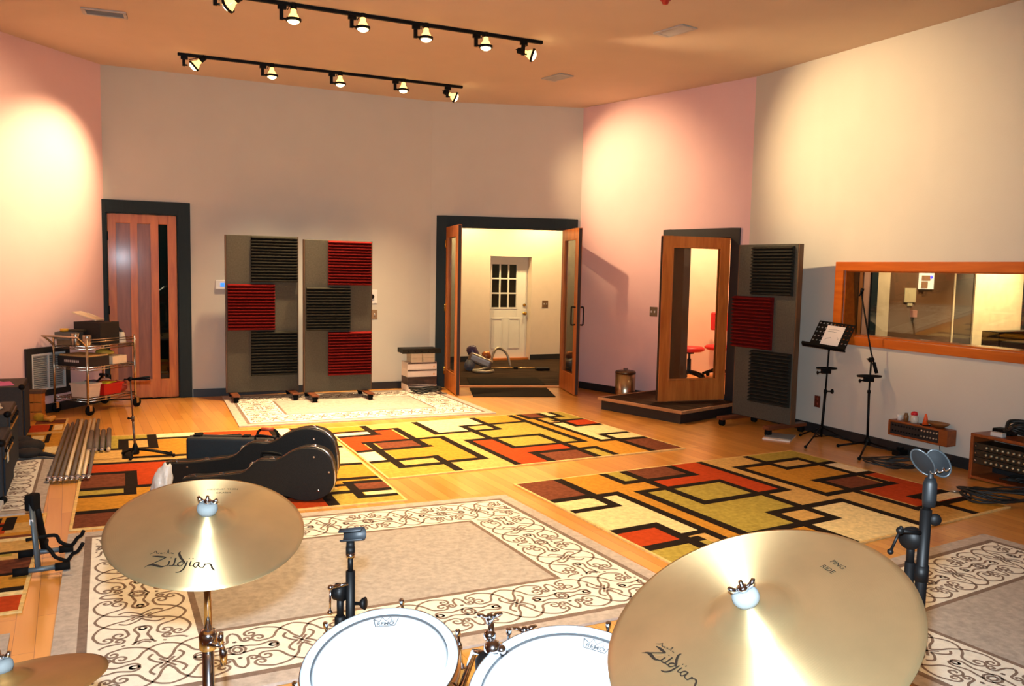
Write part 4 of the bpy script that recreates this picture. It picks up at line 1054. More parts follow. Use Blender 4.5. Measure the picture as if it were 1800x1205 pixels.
# --- microphone boom stand with small clip, left of centre
yS = 1.85
P_ = lambda u, v, y=yS: dep(u, v, y)
b0 = P_(598, 1080)
ms = thing('microphone_stand', 'black boom stand with an empty mic clip, behind the smaller tom', 'microphone stand', (b0.x, b0.y, 0))
lc = lambda u, v, dy=0.0: P_(u, v, yS+dy)-Vector((b0.x, b0.y, 0))
piv = lc(597, 1040)
b = MB(); b.cyl((0, 0, .06), (0, 0, piv.z-.06), .0095, n=14); b.lathe([(.0125, piv.z-.12), (.013, piv.z-.06), (.010, piv.z-.055)], 14); b.cyl((0, 0, piv.z-.06), (0, 0, piv.z-.01), .008, n=12); b.build('lower_tube', M_blackmetal, ms)
b = MB(); b.lathe([(.001, -.012), (.019, -.012), (.020, .0), (.019, .012), (.001, .012)], 20, M=frame((.9, -.3, 0), (0, 0, piv.z))); b.build('boom_clutch', M_blackmetal, ms)
bx0 = lc(616, 1090); bx1 = lc(616, 1003); bx2 = lc(616, 978)
b = MB(); b.cyl(bx0-Vector((0, 0, .12)), bx1, .0105, n=14); b.build('boom_tube', M_blackmetal, ms)
b = MB(); b.cyl(bx1, bx2, .0062, n=12); b.build('boom_extension', M_blackmetal, ms)
b = MB(); b.cyl(bx2-Vector((0, 0, .001)), bx2+Vector((0, 0, .010)), .0105, n=16); b.build('thread_collar', M_chrome, ms)
k0_, k1_, k2_ = lc(581, 1032, -.02), lc(612, 1025, -.02), lc(580, 1076, -.02)
b = MB(); b.tube([k0_, k1_], .004, 8); b.tube([k0_, k2_], .0025, 8); b.ball(k0_, .0068, 10); b.ball(k2_, .0062, 10); b.build('clutch_lever', M_chrome, ms)
kk = lc(632, 1060); b = MB(); b.lathe([(.004, -.018), (.004, .0), (.012, .006), (.015, .014), (.001, .015)], 10, M=frame((1, -.2, .1), kk)); b.build('thumb_screw', M_blackplastic, ms)
b = MB(); b.lathe([(.001, 0), (.105, 0), (.105, .012), (.09, .022), (.02, .03), (.02, .06), (.001, .061)], 28); b.build('round_base', M_blackmetal, ms)
cl = thing('microphone_clip', 'empty black mic clip on the boom stand behind the smaller tom', 'microphone clip')
cp = P_(616, 957); cl.location = cp
b = MB(); b.tube([(0, 0, -.022), (0, 0, -.004)], .0105, 12); b.lathe([(.001, -.009), (.010, -.008), (.010, .008), (.001, .009)], 14, M=frame((1, 0, 0), (0, 0, 0))); b.build('swivel', M_blackplastic, cl)
Rm = Matrix.Rotation(-.35, 4, 'Z') @ Matrix.Rotation(math.radians(68), 4, 'Y')
b = MB(); n = 18; ri, ro = .0125, .0155; L0, L1 = -.026, .030
vs = []
for z in (L0, L1):
    for r in (ri, ro):
        for i in range(n+1):
            a = math.radians(-50)+math.radians(280)*i/n; vs.append((r*math.cos(a), r*math.sin(a), z))
k = n+1; fs = []
for i in range(n): fs += [(i, i+1, 2*k+i+1, 2*k+i), (k+i, 3*k+i, 3*k+i+1, k+i+1), (i, k+i, k+i+1, i+1), (2*k+i, 2*k+i+1, 3*k+i+1, 3*k+i)]
fs += [(0, 2*k, 3*k, k), (n, k+n, 3*k+n, 2*k+n)]
b.M = Matrix.Translation((.002, 0, .024)) @ Matrix.Rotation(-.25, 4, 'Z') @ Matrix.Rotation(math.radians(80), 4, 'Y'); b.add(vs, fs, 0, True); b.build('clip_sleeve', mat('dark_grey_rubber', (38, 42, 46), 0.55), cl, fix=True)

# --- microphone stand with spring clip on the right
yS = 1.62
b0 = P_(1622, 1010, 1.62)
ms2 = thing('microphone_stand', 'black boom stand behind the large cymbal on the right', 'microphone stand', (b0.x, b0.y, 0))
lc = lambda u, v, dy=0.0: P_(u, v, 1.62+dy)-Vector((b0.x, b0.y, 0))
q0, q1, q2, q3 = lc(1614, 1080), lc(1628, 895), lc(1633, 862), lc(1636, 838)
b = MB(); b.cyl(q0-Vector((0, 0, .1)), q1, .0112, n=14); ct = q0.lerp(q1, .42); b.cyl(ct-Vector((0, 0, .02)), ct+Vector((0, 0, .012)), .0135, n=14); b.build('boom_tube', M_blackmetal, ms2)
b = MB(); b.cyl(q1, q2, .0075, n=12); b.build('boom_extension', M_blackmetal, ms2)
kk = lc(1644, 913, -.005); b = MB(); b.cyl(q1-Vector((0, 0, .02)), kk, .006); b.ball(kk, .0125, 12, s=(1, .7, 1)); b.build('locking_knob', M_blackplastic, ms2)
pv = lc(1602, 945, .02); b = MB(); b.lathe([(.001, -.014), (.021, -.013), (.023, 0), (.021, .013), (.001, .014)], 20, M=frame((.7, .7, 0), pv)); b.build('boom_clutch', M_blackmetal, ms2)
b = MB(); b.cyl((pv.x, pv.y, .06), pv-Vector((0, 0, .05)), .0095, n=14); b.cyl(pv-Vector((0, 0, .05)), pv, .0078, n=12); b.build('lower_tube', M_blackmetal, ms2)
k0_, k1_, k2_ = lc(1582, 932, -.02), lc(1618, 936, -.01), lc(1565, 969, -.02)
b = MB(); b.tube([k0_, k1_], .0042, 8); b.tube([k0_, k2_], .0028, 8); b.ball(k0_, .0075, 10); b.ball(lc(1584, 928, -.02), .005, 8); b.ball(k2_, .0062, 10); b.build('clutch_lever', M_blackmetal, ms2)
e_ = bpy.data.objects.new('tripod_base', None); COL.objects.link(e_); e_.parent = ms2; e_.location = (pv.x, pv.y, 0)
tripod_legs(e_, 0, .20, M_blackmetal, a0=.7, hub=.12, rubber=False)
sc_ = thing('spring_microphone_clip', 'large oval-bladed spring mic clip on the right boom stand', 'microphone clip', P_(1635, 850, 1.62))
M_clipg = mat('smoky_grey_plastic', (16, 18, 20), 0.5, var=0.15, spec=0.3)
b = MB(); b.tube([(0, 0, -.045), (0, 0, -.03), (0, 0, .0), (0.0, 0, .012)], [.012, .0135, .0135, .009], 14); b.build('swivel', M_clipg, sc_)
for (u, v, bx3) in ((1622, 812, (.45, -.6, .33)), (1650, 814, (.75, -.2, .5))):
    c = P_(u, v, 1.62)-P_(1635, 850, 1.62)
    ax = Vector((.58, 0, -.80)).normalized(); bxv = Vector(bx3); bxv = (bxv-ax*bxv.dot(ax)).normalized(); nn = ax.cross(bxv)
    el = lambda a, k=1.0, o=0.0: c+ax*.031*k*math.cos(a)+bxv*.0185*k*math.sin(a)+nn*(o+.003*(1-k))
    n = 26; vs = [c+nn*.003]; fs = []
    for k in (.5, .97):
        vs += [el(2*PI*i/n, k) for i in range(n)]
    for i in range(n):
        j = (i+1) % n; fs += [(0, 1+i, 1+j), (1+i, 1+n+i, 1+n+j, 1+j)]
    b = MB(); b.add(vs, fs, 0, True); b.add([v+nn*-.0012 for v in vs], [tuple(reversed(f)) for f in fs], 0, True); bl = b.build('clip_blade', M_clipg, sc_, fix=False)
    b = MB(); b.tube([el(2*PI*i/n) for i in range(n)], .0019, 6, closed=True); b.build('blade_rim', mat('clip_rim_grey', (44, 48, 50), .35), bl)
b = MB(); a_ = P_(1636, 838, 1.62)-P_(1635, 850, 1.62); b.tube([(0, 0, .01), a_, P_(1637, 815, 1.62)-P_(1635, 850, 1.62)], [.008, .006, .004], 8); b.build('clip_spine', M_clipg, sc_)
cs = P_(1660, 834, 1.60)-P_(1635, 850, 1.62)
pts = [(cs.x-.028+.0045*i, cs.y+.004*math.sin(i*2.2), cs.z+.003+.004*math.cos(i*2.2)+.0012*i) for i in range(9)]
b = MB(); b.tube(spline(pts, 4), .0016, 6); b.build('spring', M_chrome, sc_)

# ================================================================ left side of the room
# --- return-air grille on the left wall
LPt = lambda u, v: onv(PL, PA, u, v)
sA, zA = LPt(42, 613); sB, zB = LPt(121, 690); s2, z2_ = LPt(54, 624); s3, z3_ = LPt(108, 690)
t = thing('return_air_grille', 'white two-column air grille in a black frame low on the left wall', 'air grille'); t.matrix_world = MLA
za0, za1 = 0.19, 0.70
b = MB(); f = .062
for (a, c, e, g) in ((sA, sA+f, za0, za1), (sB-f, sB, za0, za1), (sA+f, sB-f, za1-f, za1), (sA+f, sB-f, za0, za0+f)): b.bx(a, c, -.03, -.0005, e, g)
b.build('frame', M_black, t, bevel=.003)
b = MB(); a, c, e, g = sA+f, sB-f, za0+f, za1-f; q = .022
for (x0, x1, y0, y1) in ((a, a+q, e, g), (c-q, c, e, g), ((a+c)/2-.007, (a+c)/2+.007, e+q, g-q), (a+q, c-q, g-q, g), (a+q, c-q, e, e+q)): b.bx(x0, x1, -.026, -.006, y0, y1)
b.build('grille_border', mat('grille_white', (205, 205, 200), 0.5), t)
b = MB(); n = 16
for i in range(n):
    z = e+q+(g-e-2*q)*(i+.5)/n
    b.box(((a+c)/2, -.014, z), (c-a-2*q, .018, .004), R=Matrix.Rotation(-.9, 3, 'X'))
b.build('louvre', mat('grille_grey', (176, 178, 172), 0.5), t)
b = MB(); b.bx(a, c, -.006, -.001, e, g); b.build('backing', mat('grille_dark', (70, 72, 70), 0.8), t)

# --- guitar amplifiers along the left edge
M_tolex = mat('black_tolex', (30, 33, 38), 0.7, var=0.2, scale=60, bump=0.3, bscale=200)
M_tolexb = mat('brown_black_tolex', (52, 40, 30), 0.7, var=0.2, scale=50, bump=0.3, bscale=200)
M_cloth = mat('dark_blue_grille_cloth', (20, 32, 44), 0.9, var=0.25, scale=90)
M_gold = mat('gold_piping', (196, 150, 60), 0.35, 0.6)
def amp(name, label, c, ang, w, d, h, col, panel=True):
    "c: floor point of the front right corner; front faces +local x ... local x = depth towards the front"
    t = thing(name, label, 'amplifier', (c[0], c[1], 0.0135), ang)
    b = MB(); b.bx(-d, 0, 0, w, .02, h); b.build('cabinet', col, t, bevel=.012, seg=3)
    b = MB(); b.bx(.0005, .012, .03, w-.03, .05, h-.12 if panel else h-.04); b.build('grille_cloth', M_cloth, t, bevel=.003)
    if panel:
        b = MB(); b.bx(.0005, .010, .03, w-.03, h-.11, h-.03); b.build('control_panel', mat('control_panel_dark', (28, 30, 32), 0.35, 0.4), t)
        b = MB(); b.bx(.010, .016, .025, w-.025, h-.118, h-.108); b.build('piping', M_gold, t)
        for k in range(6):
            b = MB(); b.lathe([(.012, 0), (.011, .014), (.001, .015)], 12, M=frame((1, 0, 0), (.010, .08+k*(w-.16)/5, h-.07))); b.build('knob', M_blackplastic, t)
    b = MB(); b.tube([(-d/2, w/2-.1, h-.002), (-d/2, w/2-.09, h+.02), (-d/2, w/2+.09, h+.02), (-d/2, w/2+.1, h-.002)], .010, 8, flat=.6); b.build('carry_handle', M_rubber, t)
    for (x, y) in ((-.05, .05), (-.05, w-.05), (-d+.05, .05), (-d+.05, w-.05)):
        b = MB(); b.cyl((x, y, 0), (x, y, .022), .018, n=12); b.build('rubber_foot', M_rubber, t)
    for (x, y, z) in ((-.004, .004, h-.004), (-.004, .004, .03)):
        b = MB(); b.ball((x, y, z), .026, 10); b.build('corner_cap', M_blackplastic, t)
    return t
# local frame: origin = front corner on the right of the amp as seen; local x towards front, y away along the row
rowd = unit(at(9, 887), at(40, 808))          # along the row of amps, away from the viewer
angr = math.atan2(rowd.y, rowd.x)-PI/2        # local y = rowd, local x = to the right of it
cB = at(27, 844); cC = at(7, 890)
ampC = amp('guitar_amplifier', 'black amplifier with gold piping at the left edge, nearest the viewer', Vector((cC.x, cC.y)), angr, .60, .34, .41, M_tolex)
cB2 = Vector((cC.x, cC.y))+rowd*.66-Vector((rowd.y, -rowd.x))*.02
ampB = amp('guitar_amplifier', 'brown-black amplifier in the middle of the left row, white cable lying on top', cB2, angr, .62, .36, .49, M_tolexb)
pA = at(42, 783); hA = dep(35.5, 679, pA.y).z-.0135; ampA = amp('bass_amplifier', 'tall brown-black speaker cabinet farthest back in the left row, pink papers on top', Vector((pA.x, pA.y)), angr, .62, .50, hA, M_tolexb, panel=False)
# pink papers, cable, tag
def on_top(amp_, x, y, z): return amp_.matrix_basis @ Vector((x, y, z))
for i, (x, y, rz, lab) in enumerate(((-.20, .22, .2, 'larger pink paper on the back cabinet at the left edge'), (-.26, .34, .5, 'folded pink note on top of the larger pink paper on the back cabinet'))):
    p = on_top(ampA, x, y, hA+.0005+i*.003)
    b = MB(); b.bx(-.11+.04*i, .11-.03*i, -.14+.06*i, .14-.05*i, 0, .002); o = b.build('paper', mat('pink_paper', (226, 110, 180), 0.7, var=0.03)); o.location = p; o.rotation_euler = (0, 0, angr+rz); tag(o, lab, 'paper')
p = on_top(ampB, -.17, .22, .4905)
b = MB(); pts = []
for k in range(30):
    a = 2*PI*k/12; r = .10+.008*math.sin(k*1.7); pts.append((r*math.cos(a), r*1.2*math.sin(a), .008+.0022*k*.4))
b.tube(spline(pts, 3), .0055, 8); o = b.build('coiled_cable', mat('white_cable', (222, 210, 190), 0.5)); o.location = p; tag(o, 'loop of white cable lying on the middle amplifier at the left edge', 'cable')
b = MB(); b.bx(0, .003, -.035, .035, -.05, .05); o = b.build('paper_tag', mat('cream_tag', (226, 222, 196), 0.6)); p = on_top(ampC, .017, .16, .30); o.location = p; o.rotation_euler = (0, 0, angr); tag(o, 'cream tag hanging on the front of the nearest left amplifier', 'tag')
p = at(3, 895)
b = MB(); b.bx(-.14, .14, -.07, .07, .0, .035); o = b.build('power_strip', mat('pale_grey_plastic', (200, 205, 206), 0.5), bevel=.008); o.location = (p.x-.02, p.y-.10, .014); o.rotation_euler = (0, 0, angr+PI/2); tag(o, 'pale power strip on the small ivory rug in front of the nearest amplifier', 'power strip')
# wooden crate and oddments
p = at(58, 736)
p = at(66, 738)
cr = thing('wooden_crate', 'small orange wooden crate between the back cabinet and the air grille', 'crate', (p.x, p.y, 0), .2)
Mcr = wood('crate_wood', (198, 118, 36), (168, 92, 26), .5)
for z in (.0, .095, .19):
    for y in (-.054, .042):
        b = MB(); b.bx(-.06, .06, y, y+.012, z+.002, z+.085); b.build('slat', Mcr, cr, bevel=.003)
for x in (-.06, .048):
    b = MB(); b.bx(x, x+.012, -.042, .042, .002, .275); b.build('end_board', Mcr, cr, bevel=.003)
b = MB(); b.bx(-.07, .07, -.065, .065, .276, .31); b.build('lid', mat('dark_lid_wood', (92, 62, 36), .5), cr, bevel=.004)
p = at(69, 741)
b = MB(); b.ball((0, 0, .045), .055, 12, s=(1, .8, .8)); b.ball((.05, .02, .03), .035, 10, s=(1.2, 1, .8)); o = b.build('yellow_cloth', mat('mustard_cloth', (190, 140, 20), .9, var=.2, scale=25, bump=.6)); o.location = (p.x, p.y, .002); tag(o, 'crumpled mustard cloth on the floor beside the orange crate', 'cloth')
p = at(79, 742)
b = MB(); b.tube(spline([(-.07, 0, .03), (-.02, .04, .05), (.03, -.02, .04), (.08, .02, .05), (.06, -.03, .02)], 6), .022, 8); o = b.build('rubber_strap', mat('amber_rubber', (214, 140, 40), .5)); o.location = (p.x, p.y, .0); tag(o, 'amber rubber strap curled on the chequered rug end by the crate', 'strap')
p = at(48, 800)
b = MB(); b.ball((0, .02, .062), .12, 14, s=(1, 1.2, .5)); b.ball((.03, -.13, .042), .10, 12, s=(1.1, 1, .4)); b.ball((-.06, .12, .07), .08, 12, s=(1, 1.2, .8)); b.tube(spline([(.06, -.12, .03), (.16, -.16, .03), (.24, -.2, .02)], 6), [.035, .035, .035, .034, .033, .032, .03, .028, .026, .024, .022, .02, .018], 8, flat=.6)
o = b.build('gig_bag', mat('black_nylon', (16, 16, 17), .8, var=.2, scale=20, bump=.4)); o.location = (p.x+.02, p.y-.02, .012); o.rotation_euler = (0, 0, .3); tag(o, 'slumped black nylon bag on the rug beside the left amplifiers', 'bag')

# --- wire utility cart
M_wire = mat('cart_chrome', (190, 178, 158), .25, 1.0, var=.05)
c2_ = Vector((-4.40, 8.56)); e1 = Vector((-.94, .34)).normalized(); e2 = Vector((.34, .94)).normalized()
cart = thing('utility_cart', 'three-shelf chrome wire cart loaded with gear in the left corner', 'cart', (c2_.x, c2_.y, 0), math.atan2(e1.y, e1.x)-PI)   # local -x = e1 , y = -e2
ang = math.atan2(-e1.y, -e1.x); cart.rotation_euler = (0, 0, ang)
# local coordinates: x from 0 to -cw along e1 ; y from 0 to cl along e2
cw, cl_ = .46, .64
ZS = [.17, .50, .72]
for (x, y, nm) in ((0, 0, 'a'), (-cw, 0, 'b'), (0, cl_, 'c'), (-cw, cl_, 'd')):
    b = MB(); b.cyl((x, y, .10), (x, y, .80), .0125, n=12); b.ball((x, y, .80), .0135, 10); pst = b.build('post', M_wire, cart)
    b = MB(); b.cyl((x-.012, y+.02, .052), (x+.012, y+.02, .052), .0515, n=18); b.build('caster_wheel', M_rubber, pst)
    b = MB(); b.bx(x-.02, x-.014, y-.0, y+.035, .045, .11); b.bx(x+.014, x+.02, y-.0, y+.035, .045, .11); b.bx(x-.02, x+.02, y-.012, y+.035, .105, .112); b.build('caster_fork', M_wire, pst)
for i, z in enumerate(ZS):
    b = MB()
    for zz in (z, z-.028):
        b.tube([(0, 0, zz), (-cw, 0, zz), (-cw, cl_, zz), (0, cl_, zz)], .0042, 6, closed=True)
    for k in range(17):
        y = cl_*(k+.5)/17; b.tube([(0, y, z-.002), (-cw, y, z-.002)], .0022, 5)
    for x in (-cw*.33, -cw*.66): b.tube([(x, 0, z-.006), (x, cl_, z-.006)], .003, 5)
    for (p0, p1) in (((0, 0), (-cw, 0)), ((-cw, 0), (-cw, cl_)), ((0, cl_), (-cw, cl_)), ((0, 0), (0, cl_))):
        n = 9; pts = [(p0[0]+(p1[0]-p0[0])*k/(2*n), p0[1]+(p1[1]-p0[1])*k/(2*n), z-.028*(k % 2)) for k in range(2*n+1)]; b.tube(pts, .002, 5)
    b.build('wire_shelf', M_wire, cart)
b = MB()
for zz in (.765, .79): b.tube([(0, 0, zz), (0, cl_, zz)], .0042, 6); b.tube([(-cw, 0, zz), (-cw, cl_, zz)], .0042, 6)
b.build('guard_rail', M_wire, cart)
b = MB(); b.tube(spline([(0, 0, .72), (0, -.05, .77), (0, -.11, .815), (-.03, -.13, .825), (-cw+.03, -.13, .825), (-cw, -.11, .815), (-cw, -.05, .77), (-cw, 0, .72)], 6), .011, 10); b.build('push_handle', M_wire, cart)
CM = Matrix.Translation((c2_.x, c2_.y, 0)) @ Matrix.Rotation(ang, 4, 'Z')
def oncart(name, b, m, x, y, z, label, cat, rz=0.0, group=None, bevel=0.0):
    o = b.build(name, m, bevel=bevel); o.matrix_world = CM @ Matrix.Translation((x, y, z)) @ Matrix.Rotation(rz, 4, 'Z'); return tag(o, label, cat, group)
zt3, zt2, zt1 = ZS[2]+.0045, ZS[1]+.0045, ZS[0]+.0045
b = MB(); b.bx(-.17, .17, -.14, .14, 0, .235); oncart('black_box', b, mat('black_card', (32, 26, 20), .7, var=.1), -.21, .33, zt3, 'large black box on the top shelf of the wire cart', 'box', .08, bevel=.004)
b = MB(); b.bx(-.13, .13, -.10, .10, 0, .012); b.bx(-.05, .05, .07, .095, .012, .02)
o = oncart('clipboard', b, mat('cream_card', (226, 206, 176), .6), -.26, .27, zt3+.245, 'cream clipboard lying tilted on the black box on the cart', 'clipboard', .4); o.matrix_world = o.matrix_world @ Matrix.Translation((0, 0, .045)) @ Matrix.Rotation(.32, 4, 'Y')
b = MB()
for (x0, x1, y0, y1) in ((-.11, .11, -.09, -.082), (-.11, .11, .082, .09), (-.11, -.102, -.082, .082), (.102, .11, -.082, .082)): b.bx(x0, x1, y0, y1, 0, .075)
b.bx(-.11, .11, -.09, .09, -.004, .0)
trayo = oncart('plastic_tray', b, mat('smoky_tray', (96, 92, 84), .4), -.33, .09, zt3+.06, 'smoky grey tray at the handle end of the cart top', 'tray', .3)
b = MB(); b.bx(-.10, .10, -.07, .07, 0, .055); oncart('tape_box', b, mat('kraft_card', (120, 96, 66), .7), -.33, .09, zt3, 'flat brown box under the smoky tray on the cart', 'box', .2)
b = MB(); b.lathe([(.025, 0), (.042, 0), (.042, .03), (.025, .03), (.025, 0)], 20); oncart('tape_roll', b, mat('amber_tape', (222, 160, 40), .4), -.38, .07, zt3+.137, 'amber roll of tape on the smoky tray on the cart', 'tape roll', bevel=0)
b = MB(); b.bx(-.07, .10, -.03, .05, 0, .02); oncart('tool_pouch', b, mat('dark_olive_pouch', (58, 50, 30), .8), -.29, .13, zt3+.137, 'dark olive pouch on the smoky tray beside the tape roll', 'pouch', .3, bevel=.006)
for i, (x, y, h, lab) in enumerate(((-.20, .045, .125, 'taller steel tin on the cart top by the handle'), (-.07, .07, .11, 'shorter steel tin at the front corner of the cart top'))):
    b = MB(); b.lathe([(.001, 0), (.042, 0), (.044, .004), (.044, h-.004), (.042, h), (.038, h-.004), (.001, h-.006)], 20); oncart('steel_tin', b, mat('brushed_tin', (186, 172, 150), .3, 1.0, stretch=(1, 1, 20)), x, y, zt3, lab, 'tin', group='steel tins on the cart')
b = MB(); b.lathe([(.001, 0), (.048, 0), (.046, .02), (.030, .11), (.027, .115), (.001, .115)], 20); oncart('paper_cone', b, mat('ivory_plastic', (236, 226, 200), .5), -.07, .53, zt3, 'ivory cup-shaped cone near the far end of the cart top', 'cone')
hp_ = thing('headphones', 'black headphones at the far end of the cart top', 'headphones'); hp_.matrix_world = CM @ Matrix.Translation((-.22, .575, zt3+.0)) @ Matrix.Rotation(.5, 4, 'Z')
b = MB(); b.tube(spline([(-.085, 0, .04), (-.075, 0, .12), (0, 0, .165), (.075, 0, .12), (.085, 0, .04)], 6), .009, 8, flat=1.6); b.build('headband', mat('headband_black', (30, 18, 16), .5), hp_)
for s in (-1, 1): b = MB(); b.lathe([(.001, -.018), (.036, -.018), (.04, 0), (.034, .016), (.001, .018)], 18, M=frame((s, 0, 0), (s*.078, 0, .0405))); b.build('ear_cup', M_blackplastic, hp_)
pl_pouch = mat('clear_amber_bag', (206, 168, 60), .5)
bb = thing('equipment_box', 'black box with white lettering on the middle shelf of the cart', 'box'); bb.matrix_world = CM @ Matrix.Translation((-.22, .16, zt2))
b = MB(); b.bx(-.21, .21, -.14, .14, 0, .10); b.build('carton', mat('black_print_card', (34, 26, 24), .6), bb, bevel=.003)
b = MB()
for k in range(8): b.bx(-.115+k*.026, -.097+k*.026, -.1415, -.1402, .042, .066)
b.build('white_lettering', mat('white_print', (210, 200, 190), .6), bb)
b = MB(); b.bx(-.20, .20, -.13, .13, 0, .018); oncart('flat_carton', b, mat('tan_card', (196, 156, 96), .7), -.22, .165, zt2+.1015, 'flat tan carton on the lettered black box', 'box', bevel=.002)
b = MB(); b.bx(-.12, .12, -.11, .11, 0, .085); oncart('white_carton', b, mat('ivory_card', (232, 212, 178), .6), -.14, .44, zt2, 'ivory carton at the right of the middle cart shelf', 'box', .1, bevel=.003)
b = MB(); b.ball((0, 0, .035), .07, 14, s=(1.3, 1, .5)); b.ball((.05, .03, .03), .05, 12, s=(1.2, 1, .5)); oncart('bag_of_ties', b, pl_pouch, -.2, .40, zt2+.0855, 'crinkled amber bag on the ivory carton', 'bag')
b = MB(); b.bx(-.07, .07, -.06, .06, 0, .06); oncart('small_carton', b, mat('sand_card', (206, 182, 130), .6), -.35, .565, zt2, 'small sand-coloured carton at the back of the middle cart shelf', 'box', .1, bevel=.003)
def bin_(name, x, y, z, w, d, h, m, label, cat):
    t = thing(name, label, cat); t.matrix_world = CM @ Matrix.Translation((x, y, z))
    b = MB(); k = .88
    o = [(-w/2, -d/2), (w/2, -d/2), (w/2, d/2), (-w/2, d/2)]; i = [(-w/2+.008, -d/2+.008), (w/2-.008, -d/2+.008), (w/2-.008, d/2-.008), (-w/2+.008, d/2-.008)]
    vs = [(p[0]*k, p[1]*k, 0) for p in o]+[(*p, h) for p in o]+[(*p, h) for p in i]+[(p[0]*k, p[1]*k, .008) for p in i]
    fs = [(3, 2, 1, 0)]+[(a, (a+1) % 4, 4+(a+1) % 4, 4+a) for a in range(4)]+[(4+a, 4+(a+1) % 4, 8+(a+1) % 4, 8+a) for a in range(4)]+[(8+a, 8+(a+1) % 4, 12+(a+1) % 4, 12+a) for a in range(4)]+[(12, 13, 14, 15)]
    b.add(vs, fs); b.build('bin_body', m, t, bevel=.004)
    b = MB()
    for (x0, x1, y0, y1) in ((-w/2-.006, w/2+.006, -d/2-.006, -d/2+.004), (-w/2-.006, w/2+.006, d/2-.004, d/2+.006), (-w/2-.006, -w/2+.004, -d/2+.004, d/2-.004), (w/2-.004, w/2+.006, -d/2+.004, d/2-.004)): b.bx(x0, x1, y0, y1, h-.012, h+.003)
    b.build('rim', m, t); return t
bin_('storage_bin', -.16, .12, zt1, .24, .18, .145, mat('ivory_bin', (222, 200, 172), .5), 'ivory storage bin on the bottom shelf of the cart', 'bin')
bin_('storage_bin', -.17, .38, zt1, .26, .26, .12, mat('red_bin', (196, 26, 18), .45), 'bright red storage bin on the bottom shelf of the cart', 'bin')
b = MB(); b.bx(-.07, .07, -.09, .09, 0, .004); oncart('yellow_note', b, mat('yellow_paper', (244, 226, 30), .6), -.14, .37, zt1+.1235, 'yellow sheet lying over the red bin on the cart', 'paper', .3)
hm = thing('hammer', 'black hammer leaning out of the ivory bin on the cart', 'hammer'); hm.matrix_world = CM @ Matrix.Translation((-.16, .16, zt1+.09)) @ Matrix.Rotation(.98, 4, 'X')
hm.matrix_world = CM @ Matrix.Translation((-.13, .12, zt1+.06)) @ Matrix.Rotation(-.95, 4, 'X')
b = MB(); b.cyl((0, 0, 0), (0, 0, .26), .011, n=10); b.build('hammer_handle', M_blackplastic, hm); b = MB(); b.cyl((-.05, 0, .262), (.04, 0, .262), .016, n=12); b.tube([(.04, 0, .262), (.075, 0, .255), (.09, 0, .235)], [.014, .010, .004], 8); b.build('hammer_head', mat('dark_steel', (60, 50, 48), .4, .8), hm)
b = MB(); b.ball((0, 0, .05), .07, 12, s=(.9, 1.1, .75)); b.tube(spline([(-.05, 0, .06), (.0, .06, .11), (.06, .0, .08), (.02, -.06, .1), (-.04, -.02, .12)], 6), .012, 8); oncart('cable_tangle', b, mat('rust_red_cable', (150, 58, 44), .6, var=.5, scale=30), -.14, .575, zt1, 'tangle of rust-red cables at the far end of the cart bottom shelf', 'cable')
b = MB(); b.ball((0, 0, .07), .08, 12, s=(1, .9, .9)); oncart('plastic_sack', b, mat('dusty_pink_sack', (196, 150, 130), .6, var=.15, scale=20, bump=.5), -.33, .55, zt1, 'dusty pink plastic sack behind the cables on the cart bottom shelf', 'bag')
b = MB(); b.bx(-.05, .05, -.06, .06, 0, .13); oncart('blue_bottle_box', b, mat('slate_blue_card', (60, 76, 96), .5), -.36, .40, zt1, 'slate blue box behind the red bin on the cart', 'box', bevel=.004)

# --- bundle of metal tubes on the floor
p0, p1 = at(120, 849), at(148, 742); dp = unit(p0, p1); np_ = Vector((dp.y, -dp.x)); Lp = (p1.xy-p0.xy).length
M_pg = mat('dull_grey_tube', (96, 80, 70), .6, .0, var=.15); M_ps = mat('bright_tube', (206, 182, 146), .5, .25, var=.05)
offs = [(-.128, 0, M_pg, .9), (-.091, 0, M_pg, .93), (-.054, 0, M_pg, 1.0), (-.017, 0, M_ps, 1.0), (.02, 0, M_pg, .97), (.057, 0, M_ps, .99), (.094, 0, M_ps, 1.0), (.131, 0, M_pg, .98)]
prev = None
for i, (o_, dz, m, k) in enumerate(offs):
    base_ = Vector((p0.x, p0.y))+np_*o_
    lab = ('bright' if m is M_ps else 'dull grey')+' long metal tube on the floor, '+['first', 'second', 'third', 'fourth', 'fifth', 'sixth', 'seventh', 'eighth'][i]+' from the amplifiers'
    t = thing('metal_tube', lab, 'tube', (base_.x, base_.y, 0), math.atan2(dp.y, dp.x), 'long metal tubes on the floor')
    b = MB(); b.cyl((.10, 0, .0275), (Lp*k, 0, .0275), .014, n=14); b.build('pipe', m, t)
    b = MB(); b.cyl((.0, 0, .0285), (.10, 0, .0275), .012, n=12); b.box((.05, 0, .032), (.035, .026, .026)); b.cyl((.03, -.018, .034), (.03, .018, .034), .007); b.ball((.0, 0, .0285), .014, 10); b.build('end_fitting', M_chrome, t)
q0, q1 = at(164, 798), at(168, 764); dq = unit(q0, q1); nq = Vector((dq.y, -dq.x)); Lq = (q1.xy-q0.xy).length
for i in range(4):
    base_ = Vector((q0.x, q0.y))+nq*(i*.048-.03)
    t = thing('metal_tube', 'short dull tube beside the long ones, '+['first', 'second', 'third', 'fourth'][i]+' from the left', 'tube', (base_.x, base_.y, .011), math.atan2(dq.y, dq.x), 'short metal tubes on the rug corner')
    b = MB(); b.cyl((.05, 0, .021), (Lq+(.06 if i % 2 else 0), 0, .021), .0205, n=14); b.build('pipe', M_pg, t)
    b = MB(); b.cyl((-.0, 0, .021), (.05, 0, .021), .014, n=12); b.ball((0, 0, .021), .018, 10); b.build('end_fitting', M_chrome if i < 3 else M_ps, t)

